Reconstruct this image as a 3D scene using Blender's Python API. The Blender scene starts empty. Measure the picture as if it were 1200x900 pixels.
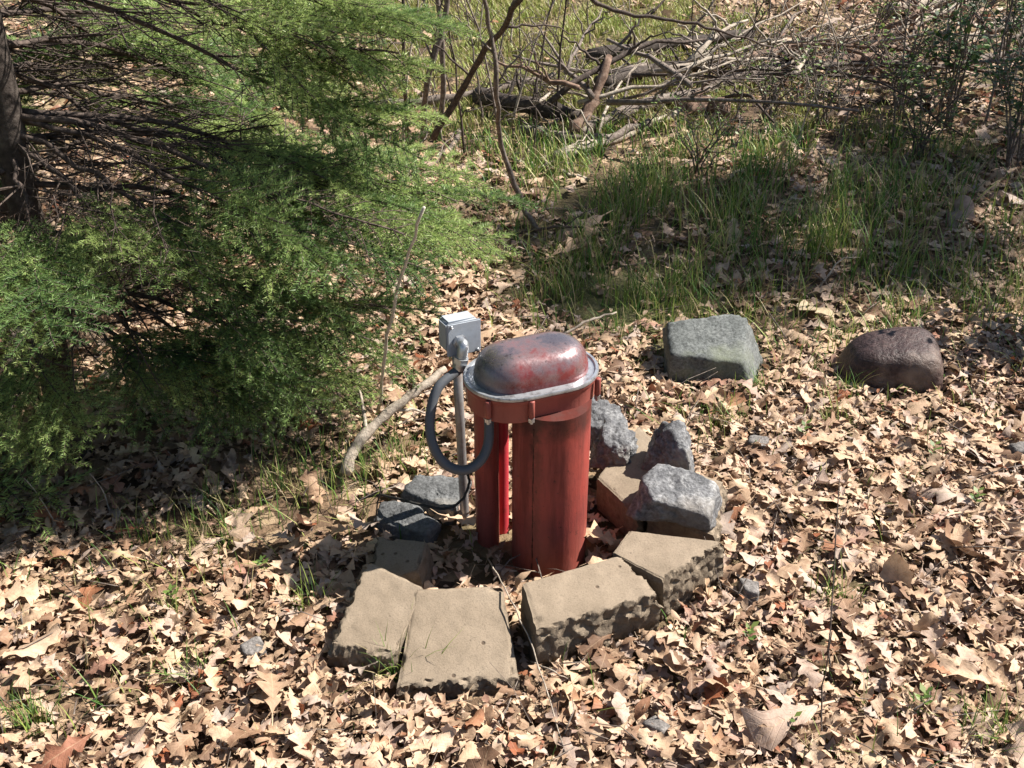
import bpy, math, random
import numpy as np
from mathutils import Vector, Matrix, noise as mnoise

S = bpy.context.scene
C = S.collection
R = math.radians
rng = np.random.default_rng(7)
random.seed(7)

# ------------------------------------------------------------------ camera, sky, sun, exposure
CAM_H, PITCH, HFOV = 1.6, 31.0, 50.0
F = 600 / math.tan(R(HFOV / 2))
cam_d = bpy.data.cameras.new('camera')
cam = bpy.data.objects.new('camera', cam_d)
C.objects.link(cam)
cam.location = (0, 0, CAM_H)
cam.rotation_euler = (R(90 - PITCH), 0, 0)
cam_d.sensor_width = 36
cam_d.lens = 18 / math.tan(R(HFOV / 2))
cam_d.clip_end = 500
cam_d.clip_start = 0.02
S.camera = cam

SUN_EL, SUN_AZ = 47.0, 18.0      # azimuth measured from +X (right) towards +Y (away)
sx, sy, sz = math.cos(R(SUN_EL)) * math.cos(R(SUN_AZ)), math.cos(R(SUN_EL)) * math.sin(R(SUN_AZ)), math.sin(R(SUN_EL))
world = bpy.data.worlds.new('World')
S.world = world
world.use_nodes = True
nt = world.node_tree
nt.nodes.clear()
sky = nt.nodes.new('ShaderNodeTexSky')
sky.sky_type = 'NISHITA'
sky.sun_disc = False
sky.sun_elevation = R(SUN_EL)
sky.sun_rotation = R(90 - SUN_AZ)
bg = nt.nodes.new('ShaderNodeBackground')
bg.inputs['Strength'].default_value = 0.05
wo = nt.nodes.new('ShaderNodeOutputWorld')
nt.links.new(sky.outputs[0], bg.inputs[0])
nt.links.new(bg.outputs[0], wo.inputs[0])
sun_d = bpy.data.lights.new('sun', 'SUN')
sun_d.energy = 5.0
sun_d.angle = R(0.53)
sun_d.color = (1.0, 0.95, 0.87)
sun = bpy.data.objects.new('sun', sun_d)
C.objects.link(sun)
sun.rotation_euler = Vector((sx, sy, sz)).to_track_quat('Z', 'Y').to_euler()
S.view_settings.view_transform = 'Standard'
S.view_settings.look = 'None'
S.view_settings.exposure = 1.2
S.view_settings.gamma = 1
S.cycles.max_bounces = 6
S.cycles.diffuse_bounces = 2
S.cycles.glossy_bounces = 2
S.cycles.transmission_bounces = 3
S.cycles.caustics_reflective = False

# ------------------------------------------------------------------ terrain height and measuring helpers
def hgt(x, y):
    x = np.asarray(x, float); y = np.asarray(y, float)
    far = np.clip(y - 3.2, 0, None)
    h = 0.045 * far + 0.0006 * np.clip(far, 0, 40) ** 2
    h = h + 0.018 * np.sin(1.9 * x + 0.7) * np.sin(1.5 * y + 0.4) + 0.008 * np.sin(5.1 * x + 1.3 * y) * np.sin(4.3 * y - x)
    h = h + 0.10 * np.exp(-((x + 1.3) ** 2 + (y - 2.6) ** 2) / 0.5) * 0.5
    d = np.hypot(x - 0.06, y - 1.95)
    flat = np.clip((d - 0.35) / 0.5, 0, 1)
    h = h * flat
    h = h - 0.03 * np.exp(-(d / 0.2) ** 2)
    out = np.hypot(x, y - 4)
    h = h + 0.35 * np.clip((out - 14) / 30, 0, 1) ** 2 * (1.5 + np.sin(0.13 * x + 1) + np.sin(0.11 * y))
    return h

def ray(px, py):
    p = R(PITCH)
    u, v = (px - 600) / F, (py - 450) / F
    return np.array([u, math.cos(p) - v * math.sin(p), -math.sin(p) - v * math.cos(p)])

def at(px, py, z=None):
    """place in the world: where the line of sight meets height z above datum (or the ground)"""
    d = ray(px, py)
    t = (0 if z is None else z) - CAM_H
    t = t / d[2]
    if z is None:
        for _ in range(12):
            t = (float(hgt(d[0] * t, d[1] * t)) - CAM_H) / d[2]
    return Vector((d[0] * t, d[1] * t, CAM_H + d[2] * t))

def aty(px, py, y):
    d = ray(px, py); t = y / d[1]
    return Vector((d[0] * t, y, CAM_H + d[2] * t))

def gz(x, y): return float(hgt(x, y))

# ------------------------------------------------------------------ object helpers
def tag(o, label=None, cat=None, group=None, kind=None):
    if label: o['label'] = label
    if cat: o['category'] = cat
    if group: o['group'] = group
    if kind: o['kind'] = kind
    return o

def link(name, me, parent=None, loc=None):
    o = bpy.data.objects.new(name, me)
    C.objects.link(o)
    if loc is not None: o.location = loc
    if parent is not None: o.parent = parent
    return o

def empty(name, loc=(0, 0, 0)):
    o = bpy.data.objects.new(name, None)
    o.empty_display_size = 0.05
    C.objects.link(o); o.location = loc
    return o

class MB:
    def __init__(s): s.v = []; s.f = []
    def add(s, vs, fs):
        n = len(s.v); s.v += [tuple(v) for v in vs]; s.f += [tuple(i + n for i in f) for f in fs]
    def tube(s, pts, rad, n=8, closed_ends=True):
        pts = [Vector(p) for p in pts]
        if not hasattr(rad, '__len__'): rad = [rad] * len(pts)
        rings = []
        t = (pts[1] - pts[0]).normalized()
        ref = Vector((0, 0, 1)) if abs(t.z) < 0.9 else Vector((1, 0, 0))
        a = t.cross(ref).normalized()
        for i, p in enumerate(pts):
            if i == 0: t = (pts[1] - pts[0])
            elif i == len(pts) - 1: t = pts[-1] - pts[-2]
            else: t = pts[i + 1] - pts[i - 1]
            t.normalize()
            a = (a - t * a.dot(t)).normalized()
            b = t.cross(a)
            rings.append([p + (a * math.cos(2 * math.pi * k / n) + b * math.sin(2 * math.pi * k / n)) * rad[i] for k in range(n)])
        vs = [v for r in rings for v in r]; fs = []
        for i in range(len(rings) - 1):
            for k in range(n):
                k2 = (k + 1) % n
                fs.append((i * n + k, i * n + k2, (i + 1) * n + k2, (i + 1) * n + k))
        if closed_ends:
            fs.append(tuple(reversed(range(n)))); m = (len(rings) - 1) * n
            fs.append(tuple(range(m, m + n)))
        s.add(vs, fs)
    def mesh(s, name, mat, smooth=True):
        me = bpy.data.meshes.new(name)
        me.from_pydata(s.v, [], s.f); me.update()
        me.materials.append(mat)
        if smooth: me.shade_smooth()
        return me

def np_mesh(name, V, Fc, mat, smooth=False, uv=None, tint=None):
    """V (n,3), Fc (m,k) with k = 3 or 4"""
    me = bpy.data.meshes.new(name)
    k = Fc.shape[1]
    me.vertices.add(len(V)); me.vertices.foreach_set('co', np.ascontiguousarray(V, np.float32).ravel())
    me.loops.add(Fc.size); me.loops.foreach_set('vertex_index', np.ascontiguousarray(Fc, np.int32).ravel())
    me.polygons.add(len(Fc))
    me.polygons.foreach_set('loop_start', np.arange(0, Fc.size, k, dtype=np.int32))
    if smooth: me.polygons.foreach_set('use_smooth', np.ones(len(Fc), bool))
    if uv is not None:
        l = me.uv_layers.new(name='leaf_uv')
        l.data.foreach_set('uv', np.ascontiguousarray(uv[Fc.ravel()], np.float32).ravel())
    if tint is not None:
        a = me.attributes.new('tint', 'FLOAT', 'POINT')
        a.data.foreach_set('value', np.ascontiguousarray(tint, np.float32))
    me.update(calc_edges=True)
    me.materials.append(mat)
    return me

def smooth_path(pts, sub=4, wob=0.0, seed=0):
    r = random.Random(seed)
    P = [Vector(p) for p in pts]
    if len(P) == 2: P = [P[0], (P[0] * 2 + P[1]) / 3, (P[0] + P[1] * 2) / 3, P[1]]
    Q = [P[0] * 2 - P[1]] + P + [P[-1] * 2 - P[-2]]
    out = []
    for i in range(1, len(Q) - 2):
        for k in range(sub):
            t = k / sub
            a, b, c, d = Q[i - 1], Q[i], Q[i + 1], Q[i + 2]
            out.append(0.5 * ((2 * b) + (c - a) * t + (2 * a - 5 * b + 4 * c - d) * t * t + (3 * b - a - 3 * c + d) * t ** 3))
    out.append(P[-1])
    if wob:
        for i in range(1, len(out) - 1):
            out[i] = out[i] + Vector((r.gauss(0, wob), r.gauss(0, wob), r.gauss(0, wob)))
    return out

# ------------------------------------------------------------------ materials
def nodes(name, rough=0.8):
    m = bpy.data.materials.new(name); m.use_nodes = True
    n = m.node_tree; b = n.nodes['Principled BSDF']
    b.inputs['Roughness'].default_value = rough
    b.inputs['Specular IOR Level'].default_value = 0.3
    return m, n, b

def nd(n, typ, **kw):
    o = n.nodes.new(typ)
    for k, v in kw.items(): setattr(o, k, v)
    return o

def ramp(n, src, stops, interp='LINEAR'):
    r = nd(n, 'ShaderNodeValToRGB'); cr = r.color_ramp; cr.interpolation = interp
    while len(cr.elements) < len(stops): cr.elements.new(0.5)
    for e, (p, c) in zip(cr.elements, stops):
        e.position = p; e.color = (*c, 1) if len(c) == 3 else c
    if src is not None: n.links.new(src, r.inputs[0])
    return r.outputs[0]

def noise(n, scale, detail=6, vec=None, rough=0.6, out='Fac'):
    t = nd(n, 'ShaderNodeTexNoise'); t.inputs['Scale'].default_value = scale
    t.inputs['Detail'].default_value = detail; t.inputs['Roughness'].default_value = rough
    if vec is not None: n.links.new(vec, t.inputs['Vector'])
    return t.outputs[out]

def mix(n, fac, a, b, mode='MIX'):
    m = nd(n, 'ShaderNodeMix', data_type='RGBA', blend_type=mode)
    if isinstance(fac, float): m.inputs[0].default_value = fac
    else: n.links.new(fac, m.inputs[0])
    for i, c in ((6, a), (7, b)):
        if isinstance(c, tuple): m.inputs[i].default_value = (*c, 1)
        else: n.links.new(c, m.inputs[i])
    return m.outputs[2]

def math_(n, op, a, b=None, clamp=False):
    m = nd(n, 'ShaderNodeMath', operation=op); m.use_clamp = clamp
    for i, c in enumerate((a, b)):
        if c is None: continue
        if isinstance(c, (int, float)): m.inputs[i].default_value = c
        else: n.links.new(c, m.inputs[i])
    return m.outputs[0]

def bump(n, b, src, strength=0.5, dist=0.01, prev=None):
    u = nd(n, 'ShaderNodeBump')
    if isinstance(strength, float): u.inputs['Strength'].default_value = strength
    else: n.links.new(strength, u.inputs['Strength'])
    u.inputs['Distance'].default_value = dist
    n.links.new(src, u.inputs['Height'])
    if prev is not None: n.links.new(prev, u.inputs['Normal'])
    n.links.new(u.outputs[0], b.inputs['Normal'])
    return u.outputs[0]

def coords(n, kind='Object', scale=None):
    t = nd(n, 'ShaderNodeTexCoord').outputs[kind]
    if scale is None: return t
    m = nd(n, 'ShaderNodeMapping'); m.inputs['Scale'].default_value = scale
    n.links.new(t, m.inputs['Vector']); return m.outputs[0]

def base(n, b, c): n.links.new(c, b.inputs['Base Color'])

LEAF_STOPS = [(0.0, (0.16, 0.092, 0.057)), (0.12, (0.29, 0.175, 0.110)), (0.26, (0.41, 0.28, 0.185)), (0.42, (0.50, 0.345, 0.225)),
              (0.60, (0.565, 0.41, 0.285)), (0.74, (0.48, 0.345, 0.265)), (0.86, (0.42, 0.335, 0.28)), (0.93, (0.27, 0.085, 0.035)), (1.0, (0.62, 0.50, 0.33))]

def leaf_mat(name, per_object):
    m, n, b = nodes(name, 0.62)
    if per_object: src = nd(n, 'ShaderNodeObjectInfo').outputs['Random']
    else: src = nd(n, 'ShaderNodeAttribute', attribute_name='tint').outputs['Fac']
    col = ramp(n, src, LEAF_STOPS)
    uv = nd(n, 'ShaderNodeUVMap', uv_map='leaf_uv').outputs[0]
    sp = nd(n, 'ShaderNodeSeparateXYZ'); n.links.new(uv, sp.inputs[0])
    av = math_(n, 'ABSOLUTE', sp.outputs[1])
    mid = ramp(n, av, [(0.0, (1, 1, 1)), (0.045, (0, 0, 0))])
    side = math_(n, 'SINE', math_(n, 'MULTIPLY', math_(n, 'SUBTRACT', math_(n, 'MULTIPLY', sp.outputs[0], 9.0), math_(n, 'MULTIPLY', av, 2.2)), 6.283))
    sv = ramp(n, side, [(0.86, (0, 0, 0)), (1.0, (1, 1, 1))])
    w = nd(n, 'ShaderNodeNewGeometry').outputs['Position']
    nz = noise(n, 55, 5, w)
    mott = ramp(n, nz, [(0.30, (0.72, 0.66, 0.62)), (0.5, (1, 1, 1)), (0.75, (1.18, 1.16, 1.12))])
    col = mix(n, 1.0, col, mott, 'MULTIPLY')
    col = mix(n, math_(n, 'MULTIPLY', mid, 0.35), col, (0.60, 0.45, 0.28))
    col = mix(n, math_(n, 'MULTIPLY', sv, 0.18), col, (0.20, 0.12, 0.07))
    base(n, b, col)
    bump(n, b, math_(n, 'ADD', math_(n, 'MULTIPLY', sv, 0.6), noise(n, 160, 3, w)), 0.35, 0.003)
    tr = nd(n, 'ShaderNodeBsdfTranslucent'); n.links.new(col, tr.inputs[0])
    mx = nd(n, 'ShaderNodeMixShader'); mx.inputs[0].default_value = 0.14
    n.links.new(b.outputs[0], mx.inputs[1]); n.links.new(tr.outputs[0], mx.inputs[2])
    n.links.new(mx.outputs[0], n.nodes['Material Output'].inputs[0])
    return m

M = {}
M['leaf'] = leaf_mat('dry_leaf', False)
M['leaf_one'] = leaf_mat('dry_leaf_single', True)

def green_mat(name, stops, trans=0.25, rough=0.5, obj_rand=False, nscale=4):
    m, n, b = nodes(name, rough)
    src = nd(n, 'ShaderNodeAttribute', attribute_name='tint').outputs['Fac']
    w = nd(n, 'ShaderNodeNewGeometry').outputs['Position']
    nz = noise(n, nscale, 3, w)
    src = math_(n, 'ADD', math_(n, 'MULTIPLY', src, 0.6), math_(n, 'MULTIPLY', nz, 0.4))
    if obj_rand:
        src = math_(n, 'ADD', math_(n, 'MULTIPLY', src, 0.60), math_(n, 'MULTIPLY', nd(n, 'ShaderNodeObjectInfo').outputs['Random'], 0.42))
    col = ramp(n, src, stops)
    base(n, b, col)
    tr = nd(n, 'ShaderNodeBsdfTranslucent'); n.links.new(col, tr.inputs[0])
    mx = nd(n, 'ShaderNodeMixShader'); mx.inputs[0].default_value = trans
    n.links.new(b.outputs[0], mx.inputs[1]); n.links.new(tr.outputs[0], mx.inputs[2])
    n.links.new(mx.outputs[0], n.nodes['Material Output'].inputs[0])
    return m

M['grass'] = green_mat('grass_blade', [(0.1, (0.045, 0.12, 0.028)), (0.4, (0.105, 0.21, 0.042)), (0.60, (0.30, 0.37, 0.085)), (0.8, (0.36, 0.31, 0.14)), (0.95, (0.45, 0.36, 0.20))])
M['needle'] = green_mat('spruce_needle', [(0.2, (0.06, 0.13, 0.05)), (0.42, (0.19, 0.30, 0.095)), (0.70, (0.40, 0.50, 0.17))], 0.36, 0.42, True, 3)
M['shrub_leaf'] = green_mat('shrub_leaf', [(0.2, (0.03, 0.075, 0.025)), (0.6, (0.07, 0.13, 0.04)), (0.9, (0.17, 0.22, 0.06))], 0.3, 0.45)
M['sprout'] = green_mat('sprout_leaf', [(0.2, (0.07, 0.13, 0.03)), (0.6, (0.14, 0.21, 0.05)), (0.9, (0.25, 0.30, 0.09))], 0.3, 0.45)

def soil():
    m, n, b = nodes('forest_soil', 0.95)
    w = nd(n, 'ShaderNodeNewGeometry').outputs['Position']
    v = nd(n, 'ShaderNodeTexVoronoi'); v.inputs['Scale'].default_value = 26; n.links.new(w, v.inputs['Vector'])
    sp = nd(n, 'ShaderNodeSeparateColor'); n.links.new(v.outputs['Color'], sp.inputs[0])
    lit = ramp(n, sp.outputs[0], [(0.0, (0.05, 0.032, 0.02)), (0.4, (0.16, 0.10, 0.06)), (0.8, (0.34, 0.23, 0.14)), (1.0, (0.45, 0.33, 0.21))])
    dirt = ramp(n, noise(n, 30, 8, w), [(0.3, (0.025, 0.017, 0.011)), (0.7, (0.10, 0.065, 0.042))])
    col = mix(n, ramp(n, noise(n, 1.3, 4, w), [(0.35, (0.25,) * 3), (0.6, (0.8,) * 3)]), dirt, lit)
    g = ramp(n, noise(n, 60, 4, w), [(0.3, (0.05, 0.08, 0.02)), (0.7, (0.16, 0.18, 0.06))])
    col = mix(n, ramp(n, noise(n, 0.45, 3, w), [(0.5, (0,) * 3), (0.62, (0.6,) * 3)]), col, g)
    base(n, b, col)
    bump(n, b, noise(n, 45, 8, w), 0.8, 0.02)
    return m
M['soil'] = soil()

def rock_mat(name, c0, c1, c2, scale=9, lichen=None, rough=0.85, bstr=0.6, spk=140):
    m, n, b = nodes(name, rough)
    w = coords(n)
    col = ramp(n, noise(n, scale, 9, w, 0.65), [(0.30, c0), (0.5, c1), (0.72, c2)])
    sp = noise(n, spk, 3, w, 0.7)
    col = mix(n, 1.0, col, ramp(n, sp, [(0.30, (0.45,) * 3), (0.5, (1,) * 3), (0.72, (1.6,) * 3)]), 'MULTIPLY')
    if lichen: col = mix(n, ramp(n, noise(n, 5, 6, w), [(0.52, (0,) * 3), (0.66, (0.75,) * 3)]), col, lichen)
    base(n, b, col)
    h = math_(n, 'ADD', noise(n, 22, 9, w, 0.7), math_(n, 'MULTIPLY', sp, 0.3))
    bump(n, b, h, bstr, 0.012)
    return m
M['granite'] = rock_mat('grey_granite', (0.055, 0.055, 0.06), (0.15, 0.15, 0.155), (0.38, 0.375, 0.37), 22, (0.20, 0.175, 0.15), 0.7, 1.0, 110)
M['green_rock'] = rock_mat('green_grey_stone', (0.06, 0.065, 0.063), (0.115, 0.122, 0.118), (0.19, 0.195, 0.19), 9, (0.14, 0.155, 0.10), 0.85, 0.4)
M['slab'] = rock_mat('flat_grey_stone', (0.055, 0.057, 0.058), (0.11, 0.112, 0.114), (0.19, 0.19, 0.19), 10, (0.17, 0.15, 0.12))
M['brown_rock'] = rock_mat('purple_brown_stone', (0.028, 0.016, 0.016), (0.058, 0.035, 0.032), (0.12, 0.080, 0.068), 10, (0.20, 0.15, 0.12), 0.45, 0.7, 90)
M['small_stone'] = rock_mat('pale_stone', (0.10, 0.09, 0.085), (0.17, 0.155, 0.145), (0.25, 0.23, 0.215), 20)

def paver():
    m, n, b = nodes('tan_concrete', 0.9)
    w = coords(n)
    col = ramp(n, noise(n, 7, 7, w), [(0.3, (0.175, 0.135, 0.095)), (0.55, (0.255, 0.20, 0.145)), (0.8, (0.31, 0.25, 0.185))])
    fine = noise(n, 260, 3, w, 0.8)
    col = mix(n, 1.0, col, ramp(n, fine, [(0.28, (0.62,) * 3), (0.45, (1,) * 3), (0.75, (1.12,) * 3)]), 'MULTIPLY')
    pits = nd(n, 'ShaderNodeTexVoronoi'); pits.inputs['Scale'].default_value = 38; n.links.new(w, pits.inputs['Vector'])
    sc = nd(n, 'ShaderNodeSeparateColor'); n.links.new(pits.outputs['Color'], sc.inputs[0])
    pm = math_(n, 'MULTIPLY', ramp(n, pits.outputs['Distance'], [(0.10, (1,) * 3), (0.2, (0,) * 3)]), math_(n, 'GREATER_THAN', sc.outputs[0], 0.72))
    col = mix(n, math_(n, 'MULTIPLY', pm, 0.8), col, (0.07, 0.045, 0.03))
    tn = nd(n, 'ShaderNodeSeparateXYZ'); n.links.new(nd(n, 'ShaderNodeNewGeometry').outputs['True Normal'], tn.inputs[0])
    broken = ramp(n, tn.outputs[2], [(0.62, (1,) * 3), (0.88, (0,) * 3)])
    crag = ramp(n, noise(n, 60, 5, w, 0.75), [(0.32, (0.10, 0.075, 0.052)), (0.50, (0.20, 0.155, 0.11)), (0.72, (0.29, 0.232, 0.17))])
    col = mix(n, math_(n, 'MULTIPLY', broken, 0.6), col, crag)
    # damp earthy stains that sit near the broken faces
    col = mix(n, ramp(n, noise(n, 4.5, 5, w, 0.7), [(0.56, (0,) * 3), (0.75, (0.45,) * 3)]), col, (0.13, 0.09, 0.06))
    base(n, b, col)
    h = math_(n, 'SUBTRACT', math_(n, 'MULTIPLY', fine, 0.35), math_(n, 'MULTIPLY', pm, 1.0))
    u = bump(n, b, h, 0.55, 0.004)
    bump(n, b, noise(n, 70, 8, w, 0.75), math_(n, 'ADD', 0.22, math_(n, 'MULTIPLY', broken, 0.7)), 0.012, u)
    return m
M['paver'] = paver()

def bark(name, c0, c1, c2, sc=(1, 1, 1), k=60):
    m, n, b = nodes(name, 0.85)
    w = nd(n, 'ShaderNodeNewGeometry').outputs['Position']
    col = ramp(n, noise(n, k, 7, w, 0.7), [(0.32, c0), (0.5, c1), (0.7, c2)])
    base(n, b, col); bump(n, b, noise(n, k * 1.6, 6, w, 0.7), 0.7, 0.006)
    return m
M['bark'] = bark('dark_bark', (0.022, 0.017, 0.014), (0.055, 0.042, 0.035), (0.115, 0.095, 0.08), k=45)
M['twig'] = bark('dead_twig', (0.075, 0.055, 0.045), (0.165, 0.13, 0.11), (0.30, 0.26, 0.22))
M['pale_wood'] = bark('bleached_wood', (0.19, 0.15, 0.115), (0.36, 0.30, 0.24), (0.52, 0.46, 0.38))
M['bleached'] = bark('sun_bleached_stick', (0.34, 0.30, 0.24), (0.52, 0.47, 0.39), (0.66, 0.61, 0.52))
M['dark_twig'] = bark('dark_twig', (0.03, 0.022, 0.018), (0.075, 0.055, 0.045), (0.16, 0.12, 0.10))
M['rot'] = bark('rotten_wood', (0.07, 0.04, 0.028), (0.19, 0.12, 0.085), (0.36, 0.26, 0.20), k=30)

def metal(name, c, rough, metallic=1.0, stain=(0.1, 0.08, 0.06), amt=0.5, k=50):
    m, n, b = nodes(name, rough)
    w = coords(n)
    col = mix(n, math_(n, 'MULTIPLY', ramp(n, noise(n, k, 6, w, 0.7), [(0.48, (0,) * 3), (0.68, (1,) * 3)]), amt), c, stain)
    base(n, b, col); b.inputs['Metallic'].default_value = metallic
    bump(n, b, noise(n, k * 2, 4, w), 0.2, 0.002)
    return m
def casing_paint(name, wear=0.5, band=False, red=(0.34, 0.062, 0.042)):
    m, n, b = nodes(name, 0.5)
    w = coords(n)
    st = coords(n, 'Object', (28, 28, 3.2))
    dull = ramp(n, noise(n, 9, 6, w), [(0.3, (red[0] * 0.72, red[1] * 0.8, red[2] * 0.9)), (0.6, red), (0.85, (red[0] * 1.25, red[1] * 2.3, red[2] * 2.6))])
    streak = ramp(n, noise(n, 1.0, 7, st, 0.65), [(0.47, (0,) * 3), (0.62, (1,) * 3)])
    col = mix(n, math_(n, 'MULTIPLY', streak, wear), dull, (0.075, 0.022, 0.014))
    spots = ramp(n, noise(n, 75, 5, w, 0.7), [(0.62, (0,) * 3), (0.68, (1,) * 3)])
    col = mix(n, math_(n, 'MULTIPLY', spots, 0.75), col, (0.035, 0.018, 0.013))
    if band:
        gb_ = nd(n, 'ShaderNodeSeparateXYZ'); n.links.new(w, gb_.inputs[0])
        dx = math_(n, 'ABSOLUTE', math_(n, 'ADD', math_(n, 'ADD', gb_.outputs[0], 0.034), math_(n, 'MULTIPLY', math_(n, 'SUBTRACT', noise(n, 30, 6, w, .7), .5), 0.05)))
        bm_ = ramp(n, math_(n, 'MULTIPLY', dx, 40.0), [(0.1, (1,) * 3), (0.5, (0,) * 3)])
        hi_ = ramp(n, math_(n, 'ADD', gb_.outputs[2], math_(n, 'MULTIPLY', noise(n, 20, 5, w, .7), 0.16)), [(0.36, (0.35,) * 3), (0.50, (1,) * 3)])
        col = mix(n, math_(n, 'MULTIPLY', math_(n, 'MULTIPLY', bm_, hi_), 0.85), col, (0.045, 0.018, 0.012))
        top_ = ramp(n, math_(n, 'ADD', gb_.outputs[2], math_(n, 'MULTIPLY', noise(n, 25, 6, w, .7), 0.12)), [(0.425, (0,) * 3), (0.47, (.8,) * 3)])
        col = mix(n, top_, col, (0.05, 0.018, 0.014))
    # chalky faded bloom low on the pipe
    g = nd(n, 'ShaderNodeSeparateXYZ'); n.links.new(w, g.inputs[0])
    low = ramp(n, math_(n, 'ADD', g.outputs[2], math_(n, 'MULTIPLY', noise(n, 14, 5, w), 0.10)), [(0.05, (0.55,) * 3), (0.20, (0,) * 3)])
    col = mix(n, low, col, (0.33, 0.115, 0.085))
    base(n, b, col)
    n.links.new(ramp(n, streak, [(0, (0.42,) * 3), (1, (0.8,) * 3)]), b.inputs['Roughness'])
    bump(n, b, math_(n, 'ADD', math_(n, 'MULTIPLY', streak, 0.5), noise(n, 60, 6, w, 0.7)), 0.35, 0.002)
    return m
M['casing'] = casing_paint('red_painted_steel', 0.5, True, (0.33, 0.062, 0.048))
M['skirt'] = casing_paint('red_painted_cap', 0.35, False, (0.27, 0.047, 0.04))
M['red_pipe'] = metal('bright_red_pipe', (0.50, 0.045, 0.06), 0.45, 0.0, (0.25, 0.05, 0.04), 0.5, 30)
M['rust'] = rock_mat('rusty_weld', (0.02, 0.010, 0.008), (0.055, 0.022, 0.014), (0.11, 0.04, 0.022), 40, None, 0.9, 0.8)

def dome_mat():
    m, n, b = nodes('worn_red_cap', 0.35)
    w = coords(n)
    red = ramp(n, noise(n, 14, 6, w), [(0.3, (0.10, 0.022, 0.022)), (0.7, (0.25, 0.042, 0.042))])
    g = nd(n, 'ShaderNodeSeparateXYZ'); n.links.new(w, g.inputs[0])
    fine = noise(n, 120, 4, w, 0.75)
    wear = math_(n, 'ADD', math_(n, 'MULTIPLY', g.outputs[2], 7.0), math_(n, 'MULTIPLY', noise(n, 11, 7, w, 0.72), 1.7))
    wear = math_(n, 'ADD', wear, math_(n, 'MULTIPLY', fine, 0.35))
    wf = ramp(n, wear, [(0.0, (0,) * 3), (1.0, (0,) * 3)])
    wf = nd(n, 'ShaderNodeMapRange'); wf.inputs['From Min'].default_value = 1.46; wf.inputs['From Max'].default_value = 1.90
    n.links.new(wear, wf.inputs['Value'])
    col = mix(n, math_(n, 'MULTIPLY', wf.outputs[0], 0.70), red, (0.40, 0.37, 0.38))
    end = nd(n, 'ShaderNodeMapRange'); end.inputs['From Min'].default_value = -0.035; end.inputs['From Max'].default_value = -0.085
    n.links.new(math_(n, 'ADD', g.outputs[0], math_(n, 'MULTIPLY', noise(n, 22, 5, w), 0.06)), end.inputs['Value'])
    col = mix(n, math_(n, 'MULTIPLY', end.outputs[0], 0.9), col, (0.20, 0.205, 0.215))
    spots = ramp(n, noise(n, 90, 4, w, 0.7), [(0.60, (0,) * 3), (0.68, (1,) * 3)])
    col = mix(n, math_(n, 'MULTIPLY', spots, 0.6), col, (0.05, 0.02, 0.02))
    base(n, b, col)
    mt = math_(n, 'MULTIPLY', wf.outputs[0], 0.85)
    n.links.new(mt, b.inputs['Metallic'])
    n.links.new(ramp(n, fine, [(0.3, (0.20,) * 3), (0.8, (0.40,) * 3)]), b.inputs['Roughness'])
    b.inputs['Specular IOR Level'].default_value = 0.6
    bump(n, b, math_(n, 'ADD', noise(n, 18, 6, w, 0.6), math_(n, 'MULTIPLY', fine, 0.4)), 0.22, 0.003)
    return m
M['dome'] = dome_mat()

M['rim'] = metal('bare_aluminium_rim', (0.50, 0.52, 0.55), 0.38, 0.7, (0.12, 0.105, 0.10), 0.85, 55)
M['zinc'] = metal('zinc_fitting', (0.55, 0.57, 0.60), 0.35, 0.8)
M['box'] = metal('grey_painted_box', (0.37, 0.40, 0.44), 0.45, 0.0, (0.26, 0.27, 0.28), 0.5, 30)
M['stake'] = metal('weathered_steel_pipe', (0.30, 0.29, 0.29), 0.45, 0.5, (0.16, 0.09, 0.055), 0.6, 22)
M['conduit'] = metal('grey_flexible_conduit', (0.085, 0.092, 0.105), 0.42, 0.0, (0.15, 0.14, 0.13), 0.4, 60)
M['cable'] = metal('black_cable', (0.02, 0.02, 0.02), 0.6, 0.0)

# ------------------------------------------------------------------ ground
def build_ground():
    def axis(lo, hi, c0, c1, fine, g=1.16):
        a = list(np.arange(c0, c1 + 1e-6, fine)); s = fine; x = c1
        while x < hi: s *= g; x += s; a.append(x)
        s = fine; x = c0; L = []
        while x > lo: s *= g; x -= s; L.append(x)
        return np.array(L[::-1] + a)
    X = axis(-70, 70, -2.6, 2.6, 0.03); Y = axis(-40, 130, 0.9, 5.2, 0.03)
    gx, gy = np.meshgrid(X, Y, indexing='ij')
    gh = hgt(gx, gy)
    gh = gh + 0.006 * np.sin(23 * gx + 5 * np.sin(9 * gy)) * np.sin(19 * gy + 4 * np.sin(11 * gx))
    V = np.stack([gx, gy, gh], -1).reshape(-1, 3)
    nx, ny = len(X), len(Y)
    i, j = np.meshgrid(np.arange(nx - 1), np.arange(ny - 1), indexing='ij')
    a = (i * ny + j).ravel()
    Fc = np.stack([a, a + ny, a + ny + 1, a + 1], -1)
    o = link('ground', np_mesh('ground', V, Fc, M['soil'], True))
    return tag(o, kind='structure')
ground = build_ground()

# ------------------------------------------------------------------ pavers (retaining wall blocks)
EXCL = []   # footprints kept free of litter: list of (polygon Nx2)

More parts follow.
